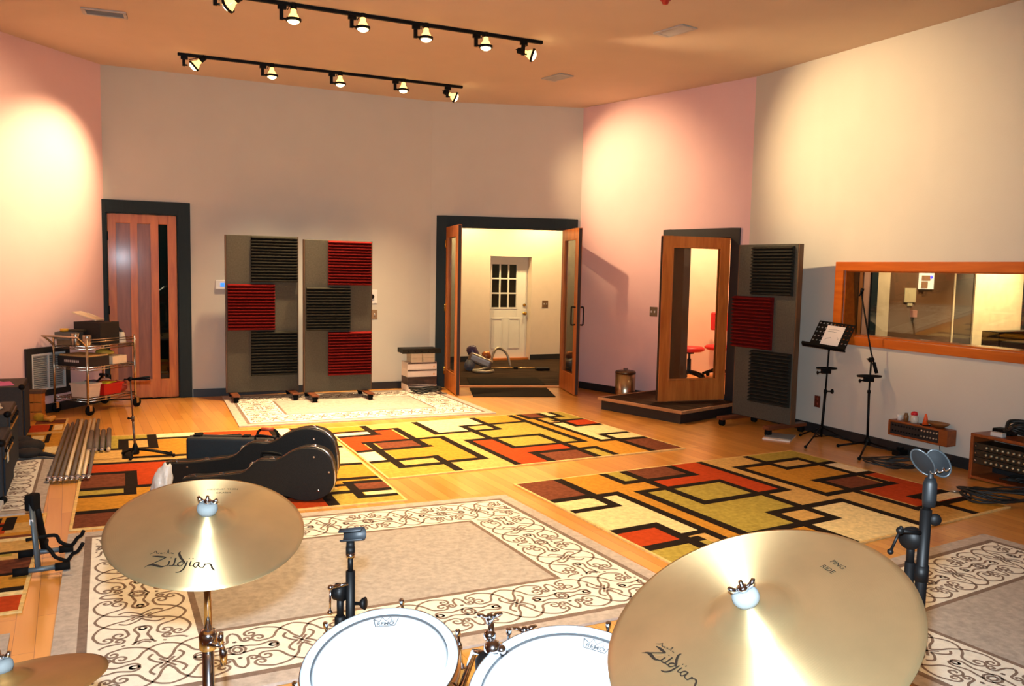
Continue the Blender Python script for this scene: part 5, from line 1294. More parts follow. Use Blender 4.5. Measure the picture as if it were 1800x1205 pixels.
# --- short mic stand in front of the cart
p = at(238, 806); t = thing('microphone_stand', 'slim short mic stand with folded legs on the guitar-case rug, in front of the cart', 'microphone stand', (p.x, p.y, .011))
zt_ = dep(229, 668, p.y).z
xt = dep(229, 668, p.y).x-p.x
b = MB(); b.cyl((0, 0, .06), (xt*.5, 0, zt_*.5), .0095, n=12); b.cyl((xt*.5, 0, zt_*.5), (xt, 0, zt_), .0065, n=12); b.cyl((xt*.5, 0, zt_*.5-.02), (xt*.5, 0, zt_*.5+.02), .013); b.build('tube', mat('pewter_tube', (110, 92, 80), .35, .8), t)
b = MB(); b.tube([(-.05, 0, zt_*.5), (xt*.5, 0, zt_*.5)], .006, 8); b.ball((-.05, 0, zt_*.5), .010, 8); b.build('locking_knob', M_blackplastic, t)
b = MB(); b.tube([(xt-.05, .0, zt_-.005), (xt+.16, .0, zt_+.0)], .007, 8); b.tube([(xt+.02, .0, zt_+.0), (xt+.16, .0, zt_+.02)], .009, 8); b.lathe([(.001, -.014), (.017, -.014), (.017, .014), (.001, .014)], 14, M=frame((0, 1, 0), (xt, 0, zt_))); b.build('boom_arm', M_blackmetal, t)
for (a, r_) in ((0.15, .30), (2.6, .16), (-1.5, .10), (.45, .27)):
    b = MB(); b.tube([(0, 0, .07), (math.cos(a)*r_*.5, math.sin(a)*r_*.5, .05), (math.cos(a)*r_, math.sin(a)*r_, .016)], .008, 8); b.ball((math.cos(a)*r_, math.sin(a)*r_, .0155), .015, 10); b.build('leg', M_blackmetal, t)
b = MB(); b.lathe([(.03, .03), (.032, .05), (.018, .10), (.012, .12)], 16); b.build('hub', M_blackplastic, t)

# --- empty guitar stand
M_gs = mat('grey_stand_tube', (84, 96, 104), .45, .3, var=.1)
fA, fB = at(24, 1019), at(122, 1005); rA, rB = at(34, 986), at(128, 974)
o_ = (fA.xy+fB.xy)/2; t = thing('guitar_stand', 'empty grey A-frame guitar stand with padded yokes at the left edge', 'guitar stand', (o_.x, o_.y, 0.012))
L_ = lambda p: Vector((p.x-o_.x, p.y-o_.y, p.z))
topw = dep(57, 884, (fA.y+rA.y)/2+.02); tp = L_(topw)
for nm, (u0, u1, um) in (('front', (fA, fB, at(68, 1012))), ('rear', (rA, rB, at(80, 979)))):
    P0, P1 = L_(Vector((u0.x, u0.y, .025))), L_(Vector((u1.x, u1.y, .025)))
    b = MB(); b.cyl(P0, P1, .0135, n=14); ft = b.build('foot_bar', M_gs, t)
    for (x, y) in ((P0, P1), (P1, P0)): b = MB(); d = (y-x).normalized(); b.tube([x-d*.004, x+d*.065], [.021, .020], 14); b.build('rubber_end', M_rubber, ft)
    m_ = L_(Vector((um.x, um.y, .025))); off = Vector((0, 0.0, 0))
    b = MB(); dv = tp-m_; 
    b.tube([m_, tp+Vector((0, .02 if nm == 'rear' else -.012, -.0))], .021, 8, flat=.5); b.build('upright', M_gs if nm == 'front' else M_blackmetal, t)
b = MB(); b.box((tp.x, tp.y, tp.z-.005), (.05, .07, .085)); b.build('top_pad', M_rubber, t, bevel=.01)
fm = L_(at(68, 1012)); 
b = MB(); k = fm.lerp(tp, .72); b.box((k.x, k.y-.024, k.z), (.018, .004, .03), R=Matrix.Rotation(.12, 3, 'X')); b.build('white_sticker', mat('white_sticker', (235, 235, 235), .5), t)
yk = [(72, 942), (95, 944), (105, 955), (118, 961), (128, 960), (136, 949), (143, 944), (147, 936)]
yf_ = [(70, 964), (82, 963), (90, 972), (97, 982), (110, 987), (119, 988), (128, 977), (137, 972), (146, 958)]
for pts, yy in ((yk, tp.y+o_.y+.10), (yf_, tp.y+o_.y-.10)):
    P = [L_(dep(u, v, yy)) for u, v in pts]; P[0] = Vector((P[0].x-.02, tp.y, P[0].z)); 
    b = MB(); b.tube(spline(P, 5), .0095, 8); b.build('padded_yoke', M_rubber, t)

# --- guitar cases on the rug
def case_shape(L, s):
    top = [(0.0, 0.0), (.01, .09), (.05, .15), (.12, .182), (.20, .188), (.28, .17), (.345, .138), (.40, .128), (.45, .137), (.50, .140), (.545, .122), (.59, .085), (.64, .066), (.72, .064), (.9, .064), (1.0, .075), (1.05, .075)]
    up = spline([(u*s, h*s, 0) for u, h in top], 5)
    u = [(p.x, p.y) for p in up]; return u+[(x, -y) for x, y in reversed(u)][1:]
M_case = mat('black_hardshell', (24, 20, 16), .5, spec=.25, var=.15, scale=70, bump=.25, bscale=250)
M_caseb = mat('blue_black_hardshell', (24, 29, 32), .55, var=.15, scale=70, bump=.25, bscale=250)
def guitar_case(label, end, d, s, th, z_contact=.0195, tilt=None):
    "end: floor point under the body end; d: plan direction from the body to the head"
    pts = case_shape(1.05, s); tilt = tilt or math.radians(7.6)
    t = thing('guitar_case', label, 'guitar case', (end.x, end.y, .0), math.atan2(d.y, d.x), 'guitar cases on the rug')
    R = Matrix.Rotation(tilt, 4, 'Y')     # local x = along, z = height
    # rotate so that the head drops; then lift so the lowest point rests on the rug
    prf = [(x*math.cos(tilt)+y*math.sin(tilt), -x*math.sin(tilt)+y*math.cos(tilt)) for x, y in pts]
    lo = min(p[1] for p in prf); prf = [(x, z-lo+z_contact) for x, z in prf]
    Mz = Matrix(((1, 0, 0, 0), (0, 0, 1, 0), (0, 1, 0, 0), (0, 0, 0, 1)))   # polygon (x,y)->(x,z), extrude along y
    b = MB(); b.prism(prf, -th*.55, th*.5, M=Mz, smooth=True); b.build('shell', M_case, t, bevel=.012, seg=3)
    for yo in (th*.12, th*.2):
        b = MB(); b.tube([(x, yo, z) for x, z in prf], .0075, 6, closed=True); b.build('seam_trim', M_chrome if yo > th*.15 else mat('dark_seam', (60, 56, 52), .3, .8), t)
    k = len(pts)//2
    def edge(u, up=True):
        best = min(range(len(pts)), key=lambda i: abs(pts[i][0]-u*s)+(0 if (pts[i][1] > 0) == up else 9)); return Vector((prf[best][0], 0, prf[best][1])), best
    for u in (.12, .42, .56, .80, .98):
        e, i = edge(u); tg = Vector((prf[(i+1) % len(prf)][0]-prf[i-1][0], 0, prf[(i+1) % len(prf)][1]-prf[i-1][1])).normalized(); n = Vector((-tg.z, 0, tg.x)); n = n if n.z > 0 else -n
        b = MB(); b.M = frame(n, e+n*.002+Vector((0, th*.16, 0)), up=(0, 1, 0)); b.bx(-.02, .02, -.016, .016, 0, .008); b.cyl((-.014, 0, .010), (.014, 0, .010), .005); b.build('latch', M_chrome, t, bevel=.002)
    for (u, h) in ((.12, .12), (.12, -.12), (.47, -.09), (.03, .0), (.9, .04)):
        x, z = u*s*math.cos(tilt)+h*s*math.sin(tilt), -u*s*math.sin(tilt)+h*s*math.cos(tilt)-lo+z_contact
        b = MB(); b.lathe([(.008, 0), (.008, .004), (.001, .006)], 12, M=frame((0, 1, 0), (x, th*.5, z))); b.build('rivet', M_chrome, t)
    e, i = edge(.43); b = MB(); b.tube(spline([e+Vector((-.07, 0, .0)), e+Vector((-.055, 0, .03)), e+Vector((.055, 0, .04)), e+Vector((.07, 0, .012))], 5), .008, 8); b.build('carry_handle', M_blackplastic, t)
    return t
E1 = at(590, 873); dG = Vector((-1, -.03)).normalized()
# local +y must face the viewer: direction d=(-1,0) gives local y = (0,-1)
guitar_case('hard black guitar case standing on edge, nearest of the three cases', Vector((E1.x+.02, E1.y-.12)), dG, .96, .13)
E2 = at(598, 866)
guitar_case('larger hard black guitar case standing between the front case and the rectangular one', Vector((E2.x-.03, E2.y+.06)), dG, 1.16, .14)
l_, r_ = dep(328, 800, 5.98), dep(588, 790, 6.02)
t = thing('rectangular_guitar_case', 'long rectangular blue-black guitar case with rust handle, behind the shaped cases', 'guitar case', (l_.x, 5.98, 0), 0.02, 'guitar cases on the rug')
Wc_ = r_.x-l_.x; zc = dep(328, 768, 5.98).z
b = MB(); b.bx(0, Wc_, -.02, .06, .012, zc); b.build('lid_half', M_caseb, t, bevel=.02, seg=3)
b = MB(); b.bx(0, Wc_, .063, .13, .012, zc); b.build('base_half', M_caseb, t, bevel=.02, seg=3)
b = MB(); b.bx(.004, Wc_-.004, .058, .065, .016, zc+.002); b.build('valance_trim', mat('valance_metal', (46, 44, 42), .35, .8), t)
hx = dep(467, 755, 6.0).x-l_.x
b = MB(); b.tube(spline([(hx-.075, .06, zc-.002), (hx-.07, .06, zc+.035), (hx-.04, .06, zc+.055), (hx+.04, .06, zc+.055), (hx+.07, .06, zc+.035), (hx+.075, .06, zc-.002)], 5), .010, 8); hh = b.build('carry_handle', M_blackplastic, t)
b = MB(); b.tube([(hx-.045, .06, zc+.056), (hx+.045, .06, zc+.056)], .014, 10); plab(b.build('handle_grip', mat('rust_leather', (186, 70, 40), .5), hh), 'rust-coloured handle grip')
for u in (345, 430, 500, 560):
    x = dep(u, 765, 6.0).x-l_.x
    b = MB(); b.bx(x-.025, x+.025, .03, .09, zc-.002, zc+.012); b.build('latch', M_blackmetal, t, bevel=.003)
# crumpled plastic bag
p = at(312, 868)
bm = bmesh.new(); bmesh.ops.create_icosphere(bm, subdivisions=4, radius=1.0)
rnd = random.Random(3)
from mathutils import noise
for v in bm.verts:
    q = v.co.copy(); n = noise.noise(q*1.6)*.28+noise.noise(q*4.0)*.12+abs(noise.noise(q*7))*.08
    q *= 1+n; zz = (q.z+1)/2; w = .075*(1-.35*zz)
    v.co = Vector((q.x*w*1.1+.05*zz, q.y*w*.8, max(0, q.z*.13+.13)))
for f in bm.faces: f.smooth = True
me = bpy.data.meshes.new('plastic_bag'); bm.to_mesh(me); bm.free(); me.materials.append(mat('milky_plastic', (222, 212, 200), .35, var=.06, scale=25, bump=.5, bscale=40))
o = bpy.data.objects.new('plastic_bag', me); COL.objects.link(o); o.location = (p.x-.02, p.y-.25, .012); tag(o, 'crumpled milky plastic bag standing by the front guitar case', 'bag')

# ================================================================ by the doors
# --- stack of cartons by the double door
M_carton = mat('white_print_carton', (226, 206, 190), .55, var=.04)
M_cdark = mat('carton_dark_band', (60, 38, 26), .6, var=.1)
pL, pR = at(716, 689), at(760, 684.5)
dS = dAB
o0 = Vector((pL.x-.0, pL.y)); wS = .40
zpx = lambda v: dep(738, v, (pL.y+pR.y)/2).z
def carton(x0, x1, z0, z1, label, bands, y1=.26, m=None, dark=False, name='carton'):
    t = thing(name, label, 'box', (o0.x, o0.y, 0), math.atan2(dS.y, dS.x), 'cartons stacked beside the double door')
    b = MB(); b.bx(x0, x1, 0, y1, z0, z1); b.build('carton_body', m or M_carton, t, bevel=.003)
    for (a, c) in bands:
        b = MB(); b.bx(x0+.004, x1-.004, -.0015, .0, a, c); b.build('printed_band', M_cdark, t)
    return t
zs = [0.0135, zpx(676), zpx(661), zpx(648), zpx(635.5)]
zs[1:] = [max(zs[0]+.08, zs[1])]+zs[2:]
h0 = zs[1]
carton(0, wS, zs[0], h0, 'bottom carton of the stack beside the double door, partly behind the cable coil', [(h0-.018, h0-.004)])
carton(0, wS, h0+.001, zs[2], 'dark picture carton second from the bottom of the stack beside the double door', [(zs[2]-.035, zs[2]-.002)], m=mat('picture_carton', (70, 50, 40), .5, var=.6, scale=12))
carton(0, wS, zs[2]+.001, zs[3], 'lower of the two white cartons with an orange triangle in the stack by the door', [(zs[3]-.02, zs[3]-.003)])
carton(0, wS, zs[3]+.001, zs[4], 'upper of the two white cartons with an orange triangle in the stack by the door', [(zs[4]-.02, zs[4]-.003)])
for t_ in [o for o in COL.objects if o.get('label', '').find('orange triangle') > 0]:
    b = MB(); zc_ = (zs[2]+zs[3])/2-.01 if 'lower' in t_['label'] else (zs[3]+zs[4])/2-.01
    b.add([(wS-.055, -.0018, zc_-.012), (wS-.025, -.0018, zc_-.012), (wS-.04, -.0018, zc_+.014)], [(0, 1, 2)]); b.build('warning_triangle', mat('orange_print', (214, 140, 40), .5), t_)
z5, z6, z7 = zs[4], zpx(628), zpx(620)
zm_ = (z5+z7)/2
carton(.05, .20, z5+.001, zm_, 'small cream carton, lower left of the four on top of the stack', [], y1=.2, m=mat('cream_carton', (216, 196, 160), .6))
carton(.05, .20, zm_+.001, z7, 'small cream carton, upper left of the four on top of the stack', [], y1=.2, m=mat('cream_carton', (216, 196, 160), .6))
carton(.21, .37, z5+.001, zm_, 'small cream carton, lower right of the four on top of the stack', [], y1=.2, m=mat('cream_carton', (216, 196, 160), .6))
carton(.21, .37, zm_+.001, z7, 'small cream carton, upper right of the four on top of the stack', [], y1=.2, m=mat('cream_carton', (216, 196, 160), .6))
t = thing('rack_unit', 'flat black rack unit lying on top of the carton stack', 'audio equipment', (o0.x, o0.y, 0), math.atan2(dS.y, dS.x))
b = MB(); b.bx(-.06, .43, -.02, .25, z7+.002, zpx(613)+.01); b.build('chassis', M_blackmetal, t, bevel=.003)
b = MB(); b.bx(-.08, .45, -.026, -.02, z7+.002, zpx(613)+.008); b.build('front_panel', mat('rack_front_dark', (36, 34, 24), .4, .3, var=.4, scale=60), t)
for k in range(5): b = MB(); b.lathe([(.009, 0), (.008, .012), (.001, .013)], 10, M=frame((0, -1, 0), (.0+k*.09, -.026, z7+.03))); b.build('knob', M_blackplastic, t)
M_cable = mat('black_cable', (24, 22, 18), .55, var=.2)
def coil(name, label, p, z, rx, ry, turns, r, wob=.1, seed=1, rise=.012, m=None, plug=True, plug_pos=None):
    rn = random.Random(seed); t = thing(name, label, 'cable', (p.x, p.y, z))
    pts = []
    for k in range(turns*10):
        a = 2*PI*k/10+rn.uniform(-.1, .1); q = 1+rn.uniform(-wob, wob); pts.append((rx*q*math.cos(a), ry*q*math.sin(a), r+.001+rise*abs(math.sin(k*.61+seed))*turns*.35+rise*(k/(turns*10))*turns*.3))
    b = MB(); b.tube(spline(pts, 3), r, 6); b.build('cable_loops', m or M_cable, t)
    if plug:
        b = MB(); e = Vector(pts[-1]); pp = Vector(plug_pos) if plug_pos else Vector((rx*1.15, -ry*.6, .012))
        b.tube(spline([e, e.lerp(pp, .6)+Vector((0, 0, .01)), pp], 5), r, 6); b.build('loose_end', m or M_cable, t)
        b = MB(); d = (pp-e); d.z = 0; d.normalize(); b.tube([pp, pp+d*.06], [.009, .009], 10); b.build('plug', mat('nickel_plug', (170, 160, 150), .3, .9), t)
    return t
p = at(748, 692); coil('cable_coil', 'heap of black cable on the back rug in front of the carton stack', p, .0135, .19, .12, 7, .0075, .14, 2, .016)

# --- waste bin
pb_ = wpt(MCD, 1.12, -.26, 0)
pb_ = at(1098, 701)
M_binsteel = mat('brushed_bin_steel', (180, 160, 130), .28, 1.0, var=.06, stretch=(6, 6, .3), aniso=.4)
t = thing('waste_bin', 'brushed steel waste bin with dark lid against the pink wall', 'bin', (pb_.x, pb_.y, 0))
hb = dep(1098, 651, pb_.y).z; rb_ = .128
b = MB(); b.lathe([(rb_-.004, .0), (rb_, .012), (rb_, hb-.03)], 32); b.build('bin_body', M_binsteel, t)
b = MB(); b.lathe([(rb_+.003, hb-.032), (rb_+.003, hb-.012), (rb_-.01, hb-.002), (rb_-.03, hb+.004), (.001, hb+.006)], 32); b.build('lid', mat('dark_lid_steel', (112, 92, 70), .35, .9), t)
b = MB(); b.bx(-.03, .03, -.004, .004, hb+.004, hb+.035); b.build('lid_tab', mat('brown_tab', (110, 66, 40), .5), t, bevel=.003)

# --- vacuum cleaner in the lobby
pv_ = at(842, 650)
t = thing('vacuum_cleaner', 'canister vacuum with silver hose and long wand on the lobby carpet', 'vacuum cleaner', (pv_.x, pv_.y, 0), 0.0)
M_vs = mat('vacuum_silver', (150, 132, 116), .35, .5); M_vp = mat('vacuum_plum', (74, 56, 84), .3, var=.1); M_vo = mat('vacuum_copper', (190, 112, 60), .35, .5)
b = MB(); b.box((0.02, 0, .16), (.40, .24, .16), R=Matrix.Rotation(.38, 3, 'Y')); b.build('body', M_vs, t, bevel=.05, seg=4)
b = MB(); b.lathe([(.001, 0), (.08, .005), (.085, .03), (.085, .16), (.06, .20), (.001, .21)], 20, M=frame((-.45, 0, .9), (-.06, 0, .2))); b.build('dust_canister', M_vp, t)
b = MB(); b.lathe([(.001, 0), (.06, .0), (.075, .05), (.055, .12), (.001, .13)], 18, M=frame((.9, -.1, .3), (.06, 0, .22))); b.build('motor_housing', M_vo, t)
for s in (-1, 1): b = MB(); b.cyl((-.15, s*.13-.02, .085), (-.15, s*.13+.02, .085), .084, n=24); b.cyl((-.15, s*.16-.01, .085), (-.15, s*.16+.005, .085), .05, n=18); b.build('wheel', mat('vacuum_wheel', (110, 108, 112), .4), t)
M_hose = mat('silver_hose', (176, 162, 140), .4, .4, var=.1, scale=60, stretch=(12, 1, 1))
b = MB(); b.tube(spline([(.18, .05, .10), (.24, .12, .30), (.32, .2, .34), (.44, .24, .24), (.50, .2, .05)], 8), .02, 10); b.tube(spline([(.16, -.08, .06), (.02, -.22, .03), (-.08, -.26, .025), (-.02, -.40, .025), (.14, -.42, .025), (.24, -.30, .03)], 8), .021, 10); b.build('hose', M_hose, t)
b = MB(); b.cyl((.20, -.1, .05), (.56, .0, .045), .014); b.cyl((.60, .01, .045), (.90, .09, .04), .014); b.build('wand', mat('wand_tan_metal', (200, 166, 110), .3, .8), t)
b = MB(); b.cyl((.55, -.0, .045), (.62, .015, .045), .020); b.build('wand_joint', M_blackplastic, t)
b = MB(); b.box((1.02, .12, .025), (.22, .12, .045), R=Matrix.Rotation(.26, 3, 'Z')); b.build('floor_head', M_blackplastic, t, bevel=.012)

# ================================================================ right side of the room
# --- booklet under the grey baffle
p = at(1370, 769)
t = thing('booklet', 'thin grey and white booklet on the floor beneath the right baffle', 'book', (p.x, p.y, 0), math.radians(-28))
b = MB(); b.bx(-.13, .13, -.17, .17, .0005, .012); b.build('pages', mat('paper_white', (222, 214, 200), .6), t); b = MB(); b.bx(-.13, .13, -.10, .17, .0122, .014); b.build('cover', mat('slate_cover', (120, 130, 134), .5), t)

# --- sheet-music stand
def mini_tray(t, c, r, ang=0.0):
    b = MB(); b.M = Matrix.Translation(c) @ Matrix.Rotation(ang, 4, 'Z') @ Matrix.Diagonal((1, .62, 1, 1))
    b.lathe([(.001, 0), (r, 0), (r+.004, .006), (r+.004, .014), (r-.004, .014), (r-.008, .006), (.001, .005)], 28); b.build('tray', M_blackplastic, t)
    b = MB(); b.M = Matrix.Translation(c) @ Matrix.Rotation(ang, 4, 'Z'); b.bx(-.05, .04, -.02, .02, -.045, -.001); b.cyl((-.05, 0, -.03), (-.085, 0, -.035), .007); b.ball((-.09, 0, -.037), .018, 10, s=(.5, 1, 1)); b.build('tray_clamp', M_blackplastic, t, bevel=.003)
pm = at(1442.7, 772.6)
t = thing('music_stand', 'black perforated music stand holding a white sheet, left of the mic stand', 'music stand', (pm.x, pm.y, 0))
LM = lambda u, v, dy=0.0: dep(u, v, pm.y+dy)-Vector((pm.x, pm.y, 0))
ptop = LM(1457, 617); kn = LM(1451, 687)
b = MB(); b.cyl((0, 0, .03), (kn.x, 0, kn.z), .0125, n=14); b.build('lower_tube', M_blackmetal, t)
b = MB(); b.cyl((kn.x, 0, kn.z), ptop, .0085, n=14); b.build('upper_tube', M_blackmetal, t)
b = MB(); b.cyl((kn.x, 0, kn.z), (kn.x+.05, -.01, kn.z), .007); b.ball((kn.x+.062, -.01, kn.z), .024, 12, s=(.6, 1, 1)); b.cyl((kn.x, 0, kn.z-.02), (kn.x, 0, kn.z+.015), .017); b.build('height_knob', M_blackplastic, t)
for (u, v) in ((1406.7, 766.8), (1416, 787.7), (1502, 780.7)):
    g = at(u, v); gx = Vector((g.x-pm.x, g.y-pm.y, .016))
    b = MB(); b.tube([(0, 0, .13), gx], .007, 8); b.tube([(0, 0, .035), (gx.x*.5, gx.y*.5, .07)], .005, 8); lg = b.build('leg', M_blackmetal, t); b = MB(); b.ball(gx, .0155, 10); b.build('rubber_foot', M_rubber, lg)
c_tl, c_tr, c_br, c_bl = LM(1441, 563, .26), LM(1498, 568.5, .02), LM(1484.5, 617, -.12), LM(1421, 606.5, .12)
# desk plane spanned by two edges
ex_ = (c_br-c_bl); ex_ = Vector((ex_.x, ex_.y, ex_.z)); wD = ex_.length; ex_.normalize()
ey_ = (c_tl-c_bl); hD = ey_.length; ey_ = (ey_-ex_*ey_.dot(ex_)).normalized(); hD = (c_tl-c_bl).dot(ey_); ez_ = ex_.cross(ey_)
MD = Matrix((ex_, ey_, ez_)).transposed().to_4x4(); MD.translation = c_bl
sk = (c_tl-c_bl).dot(ex_)
b = MB(); b.M = MD
nx, ny = 10, 6; gw = wD/nx; gh = hD/ny
for i in range(nx):
    for j in range(ny):
        x0, y0 = i*gw, j*gh; cx, cy = x0+gw/2, y0+gh/2; r = min(gw, gh)*.27; n = 8
        for zf in (.0, .003):
            ring = [(cx+r*math.cos(2*PI*k/n+PI/8), cy+r*math.sin(2*PI*k/n+PI/8), zf) for k in range(n)]
            sq = [(x0+gw, y0+gh*.5+gh*.5*q, zf) for q in ()]
            sqp = []
            for k in range(n):
                a = 2*PI*k/n+PI/8; m_ = max(abs(math.cos(a)), abs(math.sin(a))); sqp.append((cx+gw/2*math.cos(a)/m_, cy+gh/2*math.sin(a)/m_, zf))
            cs_ = [(x0+gw, y0+gh, zf), (x0, y0+gh, zf), (x0, y0, zf), (x0+gw, y0, zf)]
            o = len(b.v); b.v += [MD @ Vector(q) for q in ring+sqp+cs_]
            for k in range(n):
                k2 = (k+1) % n
                b.f.append([o+k, o+k2, o+n+k2, o+n+k]); b.mi.append(0); b.sm.append(False)
            for ci, (ka, kb) in enumerate(((0, 1), (2, 3), (4, 5), (6, 7))):
                b.f.append([o+n+ka, o+n+kb, o+2*n+ci]); b.mi.append(0); b.sm.append(False)
b.build('perforated_desk', M_blackmetal, t, fix=False)
b = MB(); b.M = MD; b.bx(-.06, wD+.01, -.012, .0, -.004, .045); b.bx(-.06, wD+.01, -.012, .012, .041, .046); b.build('lip', M_blackmetal, t, bevel=.003)
b = MB(); b.tube([ptop, MD @ Vector((wD*.5, hD*.3, -.02)), MD @ Vector((wD*.5, hD*.6, -.004))], .010, 8); b.box(MD @ Vector((wD*.5, hD*.25, -.04)), (.04, .03, .05)); b.build('desk_bracket', M_blackmetal, t)
mini_tray(t, LM(1453, 648, -.02), .10, .1)
sh = bpy.data.objects.new('sheet_music', bpy.data.meshes.new('sheet_music')); COL.objects.link(sh)
b = MB(); b.M = MD; b.bx(wD*.28, wD*.77, .004, hD*.86, .0042, .0058)
o_ = b.build('sheet_music', mat('sheet_paper', (238, 226, 214), .7, var=.02)); bpy.data.objects.remove(sh)
o_.location = (pm.x, pm.y, 0); tag(o_, 'white sheet of music resting on the black perforated stand', 'paper')
b = MB(); b.M = MD
for (pts) in ([(.36, .30), (.40, .36), (.46, .38), (.50, .42)], [(.66, .45), (.69, .36), (.72, .40)], [(.35, .70), (.55, .72), (.68, .70)], [(.35, .62), (.5, .63), (.6, .62)]):
    b.tube([(x*wD, y*hD, .0062) for x, y in pts], .0016, 4)
ob = b.build('handwriting', mat('dark_pencil', (90, 84, 80), .7), o_)

# --- vocal mic stand
pm2 = at(1524, 787)
t = thing('microphone_stand', 'black boom mic stand with an accessory tray in front of the control-room window', 'microphone stand', (pm2.x, pm2.y, 0))
LN = lambda u, v, dy=0.0: dep(u, v, pm2.y+dy)-Vector((pm2.x, pm2.y, 0))
m1_, m2_ = LN(1527.5, 688), LN(1531.5, 632)
b = MB(); b.cyl((0, 0, .05), (m1_.x, 0, m1_.z), .0115, n=14); b.cyl((m1_.x, 0, m1_.z-.015), (m1_.x, 0, m1_.z+.015), .016); b.lathe([(.028, .035), (.03, .07), (.016, .11)], 16); b.build('lower_tube', M_blackmetal, t)
b = MB(); b.cyl((m1_.x, 0, m1_.z), m2_, .0085, n=14); b.build('upper_tube', M_blackmetal, t)
for (u, v) in ((1473, 785.5), (1510, 808.6), (1583, 798)):
    g = at(u, v); gx = Vector((g.x-pm2.x, g.y-pm2.y, .016)); b = MB(); b.tube([(0, 0, .06), gx], .0095, 8); lg = b.build('leg', M_blackmetal, t); b = MB(); b.ball(gx, .0155, 10); b.build('rubber_foot', M_rubber, lg)
b = MB(); b.lathe([(.001, -.02), (.022, -.02), (.022, .02), (.001, .02)], 16, M=frame((1, .2, 0), m2_)); b.cyl(m2_, m2_+Vector((-.05, -.02, .01)), .006); b.build('boom_clutch', M_blackmetal, t)
b0_, b1_, b2_ = LN(1540, 652, -.02), LN(1531, 618, -.0), LN(1514, 516, .05)
b = MB(); b.tube([b0_, b1_, b2_], .0075, 10); b.build('boom_arm', M_blackmetal, t)
b = MB(); b.tube([b0_-(b1_-b0_).normalized()*.02, b0_+(b1_-b0_)*.45], .016, 12); b.build('counterweight', M_rubber, t)
b = MB(); b.tube([b2_, b2_+Vector((0.005, -.01, .05))], [.014, .017], 12); b.tube([b2_+Vector((-.01, -.02, .01)), b2_+Vector((-.03, -.03, -.02))], .007, 8); b.build('clip', M_blackplastic, t)
mini_tray(t, LN(1528, 662, -.02), .115, .1)

# --- wall patch box with oddments
DEp = lambda u, v: onv(PD, PE, u, v)
s0, _ = DEp(1583, 750); s1, _ = DEp(1685, 765); s0 = 2.10; s1 = 2.70; z0_, z1_ = .175, .315; dpt = .115
t = thing('patch_box', 'wooden patch box with rows of sockets on the right wall beneath the window', 'patch panel'); t.matrix_world = MDE
Mpb = wood('patch_box_wood', (150, 78, 34), (124, 62, 26), .45, axis='X')
b = MB(); b.bx(s0, s1, -dpt, -.001, z1_-.016, z1_); b.bx(s0, s1, -dpt, -.001, z0_, z0_+.016); b.bx(s0, s0+.016, -dpt, -.001, z0_+.016, z1_-.016); b.bx(s1-.085, s1, -dpt, -.001, z0_+.016, z1_-.016); b.build('wood_housing', Mpb, t, bevel=.002)
b = MB(); b.bx(s0+.016, s1-.085, -dpt+.012, -dpt+.018, z0_+.016, z1_-.016); b.build('socket_panel', M_black, t)
for r_i in range(2):
    for k in range(16):
        x = s0+.04+k*(s1-s0-.15)/15; z = z0_+.045+r_i*.05
        b = MB(); b.lathe([(.008, 0), (.008, .004), (.005, .004)], 10, M=frame((0, -1, 0), (x, -dpt+.012, z))); b.build('socket', mat('jack_silver', (200, 196, 186), .3, .9) if k > 9 else M_blackplastic, t)
def onbox(s, y): return wpt(MDE, s, y, z1_+.0006)
p = onbox(2.17, -.06); b = MB(); b.lathe([(.001, 0), (.02, 0), (.026, .05), (.022, .05), (.017, .004), (.001, .003)], 16); o = b.build('paper_cup', mat('white_cup', (225, 218, 205), .6)); o.location = p; tag(o, 'small white cup at the left end of the patch box', 'cup')
p = onbox(2.235, -.055); b = MB(); b.lathe([(.001, 0), (.022, 0), (.022, .05), (.014, .062), (.014, .075), (.001, .076)], 16); o = b.build('brown_bottle', mat('amber_bottle', (120, 78, 40), .35)); o.location = p; tag(o, 'small brown bottle second from the left on the patch box', 'bottle')
p = onbox(2.32, -.055); t2 = thing('ornament_jar', 'little glass jar with a red cap on the patch box', 'ornament', p); b = MB(); b.lathe([(.001, 0), (.03, 0), (.036, .02), (.034, .05), (.024, .07)], 18); b.build('jar', mat('pale_jar', (206, 196, 176), .15, var=.2), t2); b = MB(); b.lathe([(.028, .07), (.03, .085), (.02, .10), (.001, .104)], 18); b.build('cap', M_red, t2)
p = onbox(2.44, -.06); t2 = thing('toy_cone', 'miniature orange traffic cone on the patch box', 'traffic cone', p); b = MB(); b.lathe([(.028, .004), (.008, .10), (.001, .102)], 20); b.build('cone', mat('cone_orange', (230, 84, 24), .45), t2); b = MB(); b.bx(-.034, .034, -.034, .034, 0, .006); b.build('cone_base', M_rubber, t2)
p = onbox(2.56, -.055); b = MB(); b.M = Matrix.Diagonal((1, .5, 1, 1)); b.lathe([(.001, .0), (.05, .004), (.095, .03), (.11, .045), (.103, .045), (.05, .014), (.001, .008)], 24); o = b.build('wooden_dish', wood('dish_wood', (140, 92, 48), (112, 70, 34), .5, axis='X')); o.location = p; o.rotation_euler = (0, 0, math.atan2(_e.y, _e.x)); tag(o, 'oval wooden dish at the right end of the patch box', 'dish')
b = MB(); b.tube(spline([(s1-.13, -.03, z0_), (s1-.12, -.035, z0_-.06), (s1-.10, -.03, z0_-.12), (s1-.06, -.05, .03), (s1-.04, -.09, .008), (s1+.05, -.12, .006)], 6), .004, 6); o = b.build('cable', M_cable); o.matrix_world = MDE; tag(o, 'black cord hanging from the patch box to the floor', 'cable')
p = at(1572, 820); coil('cable_coil', 'coil of black cable on the floor beneath the patch box', p, 0.0, .24, .15, 5, .0065, .2, 5, .022)
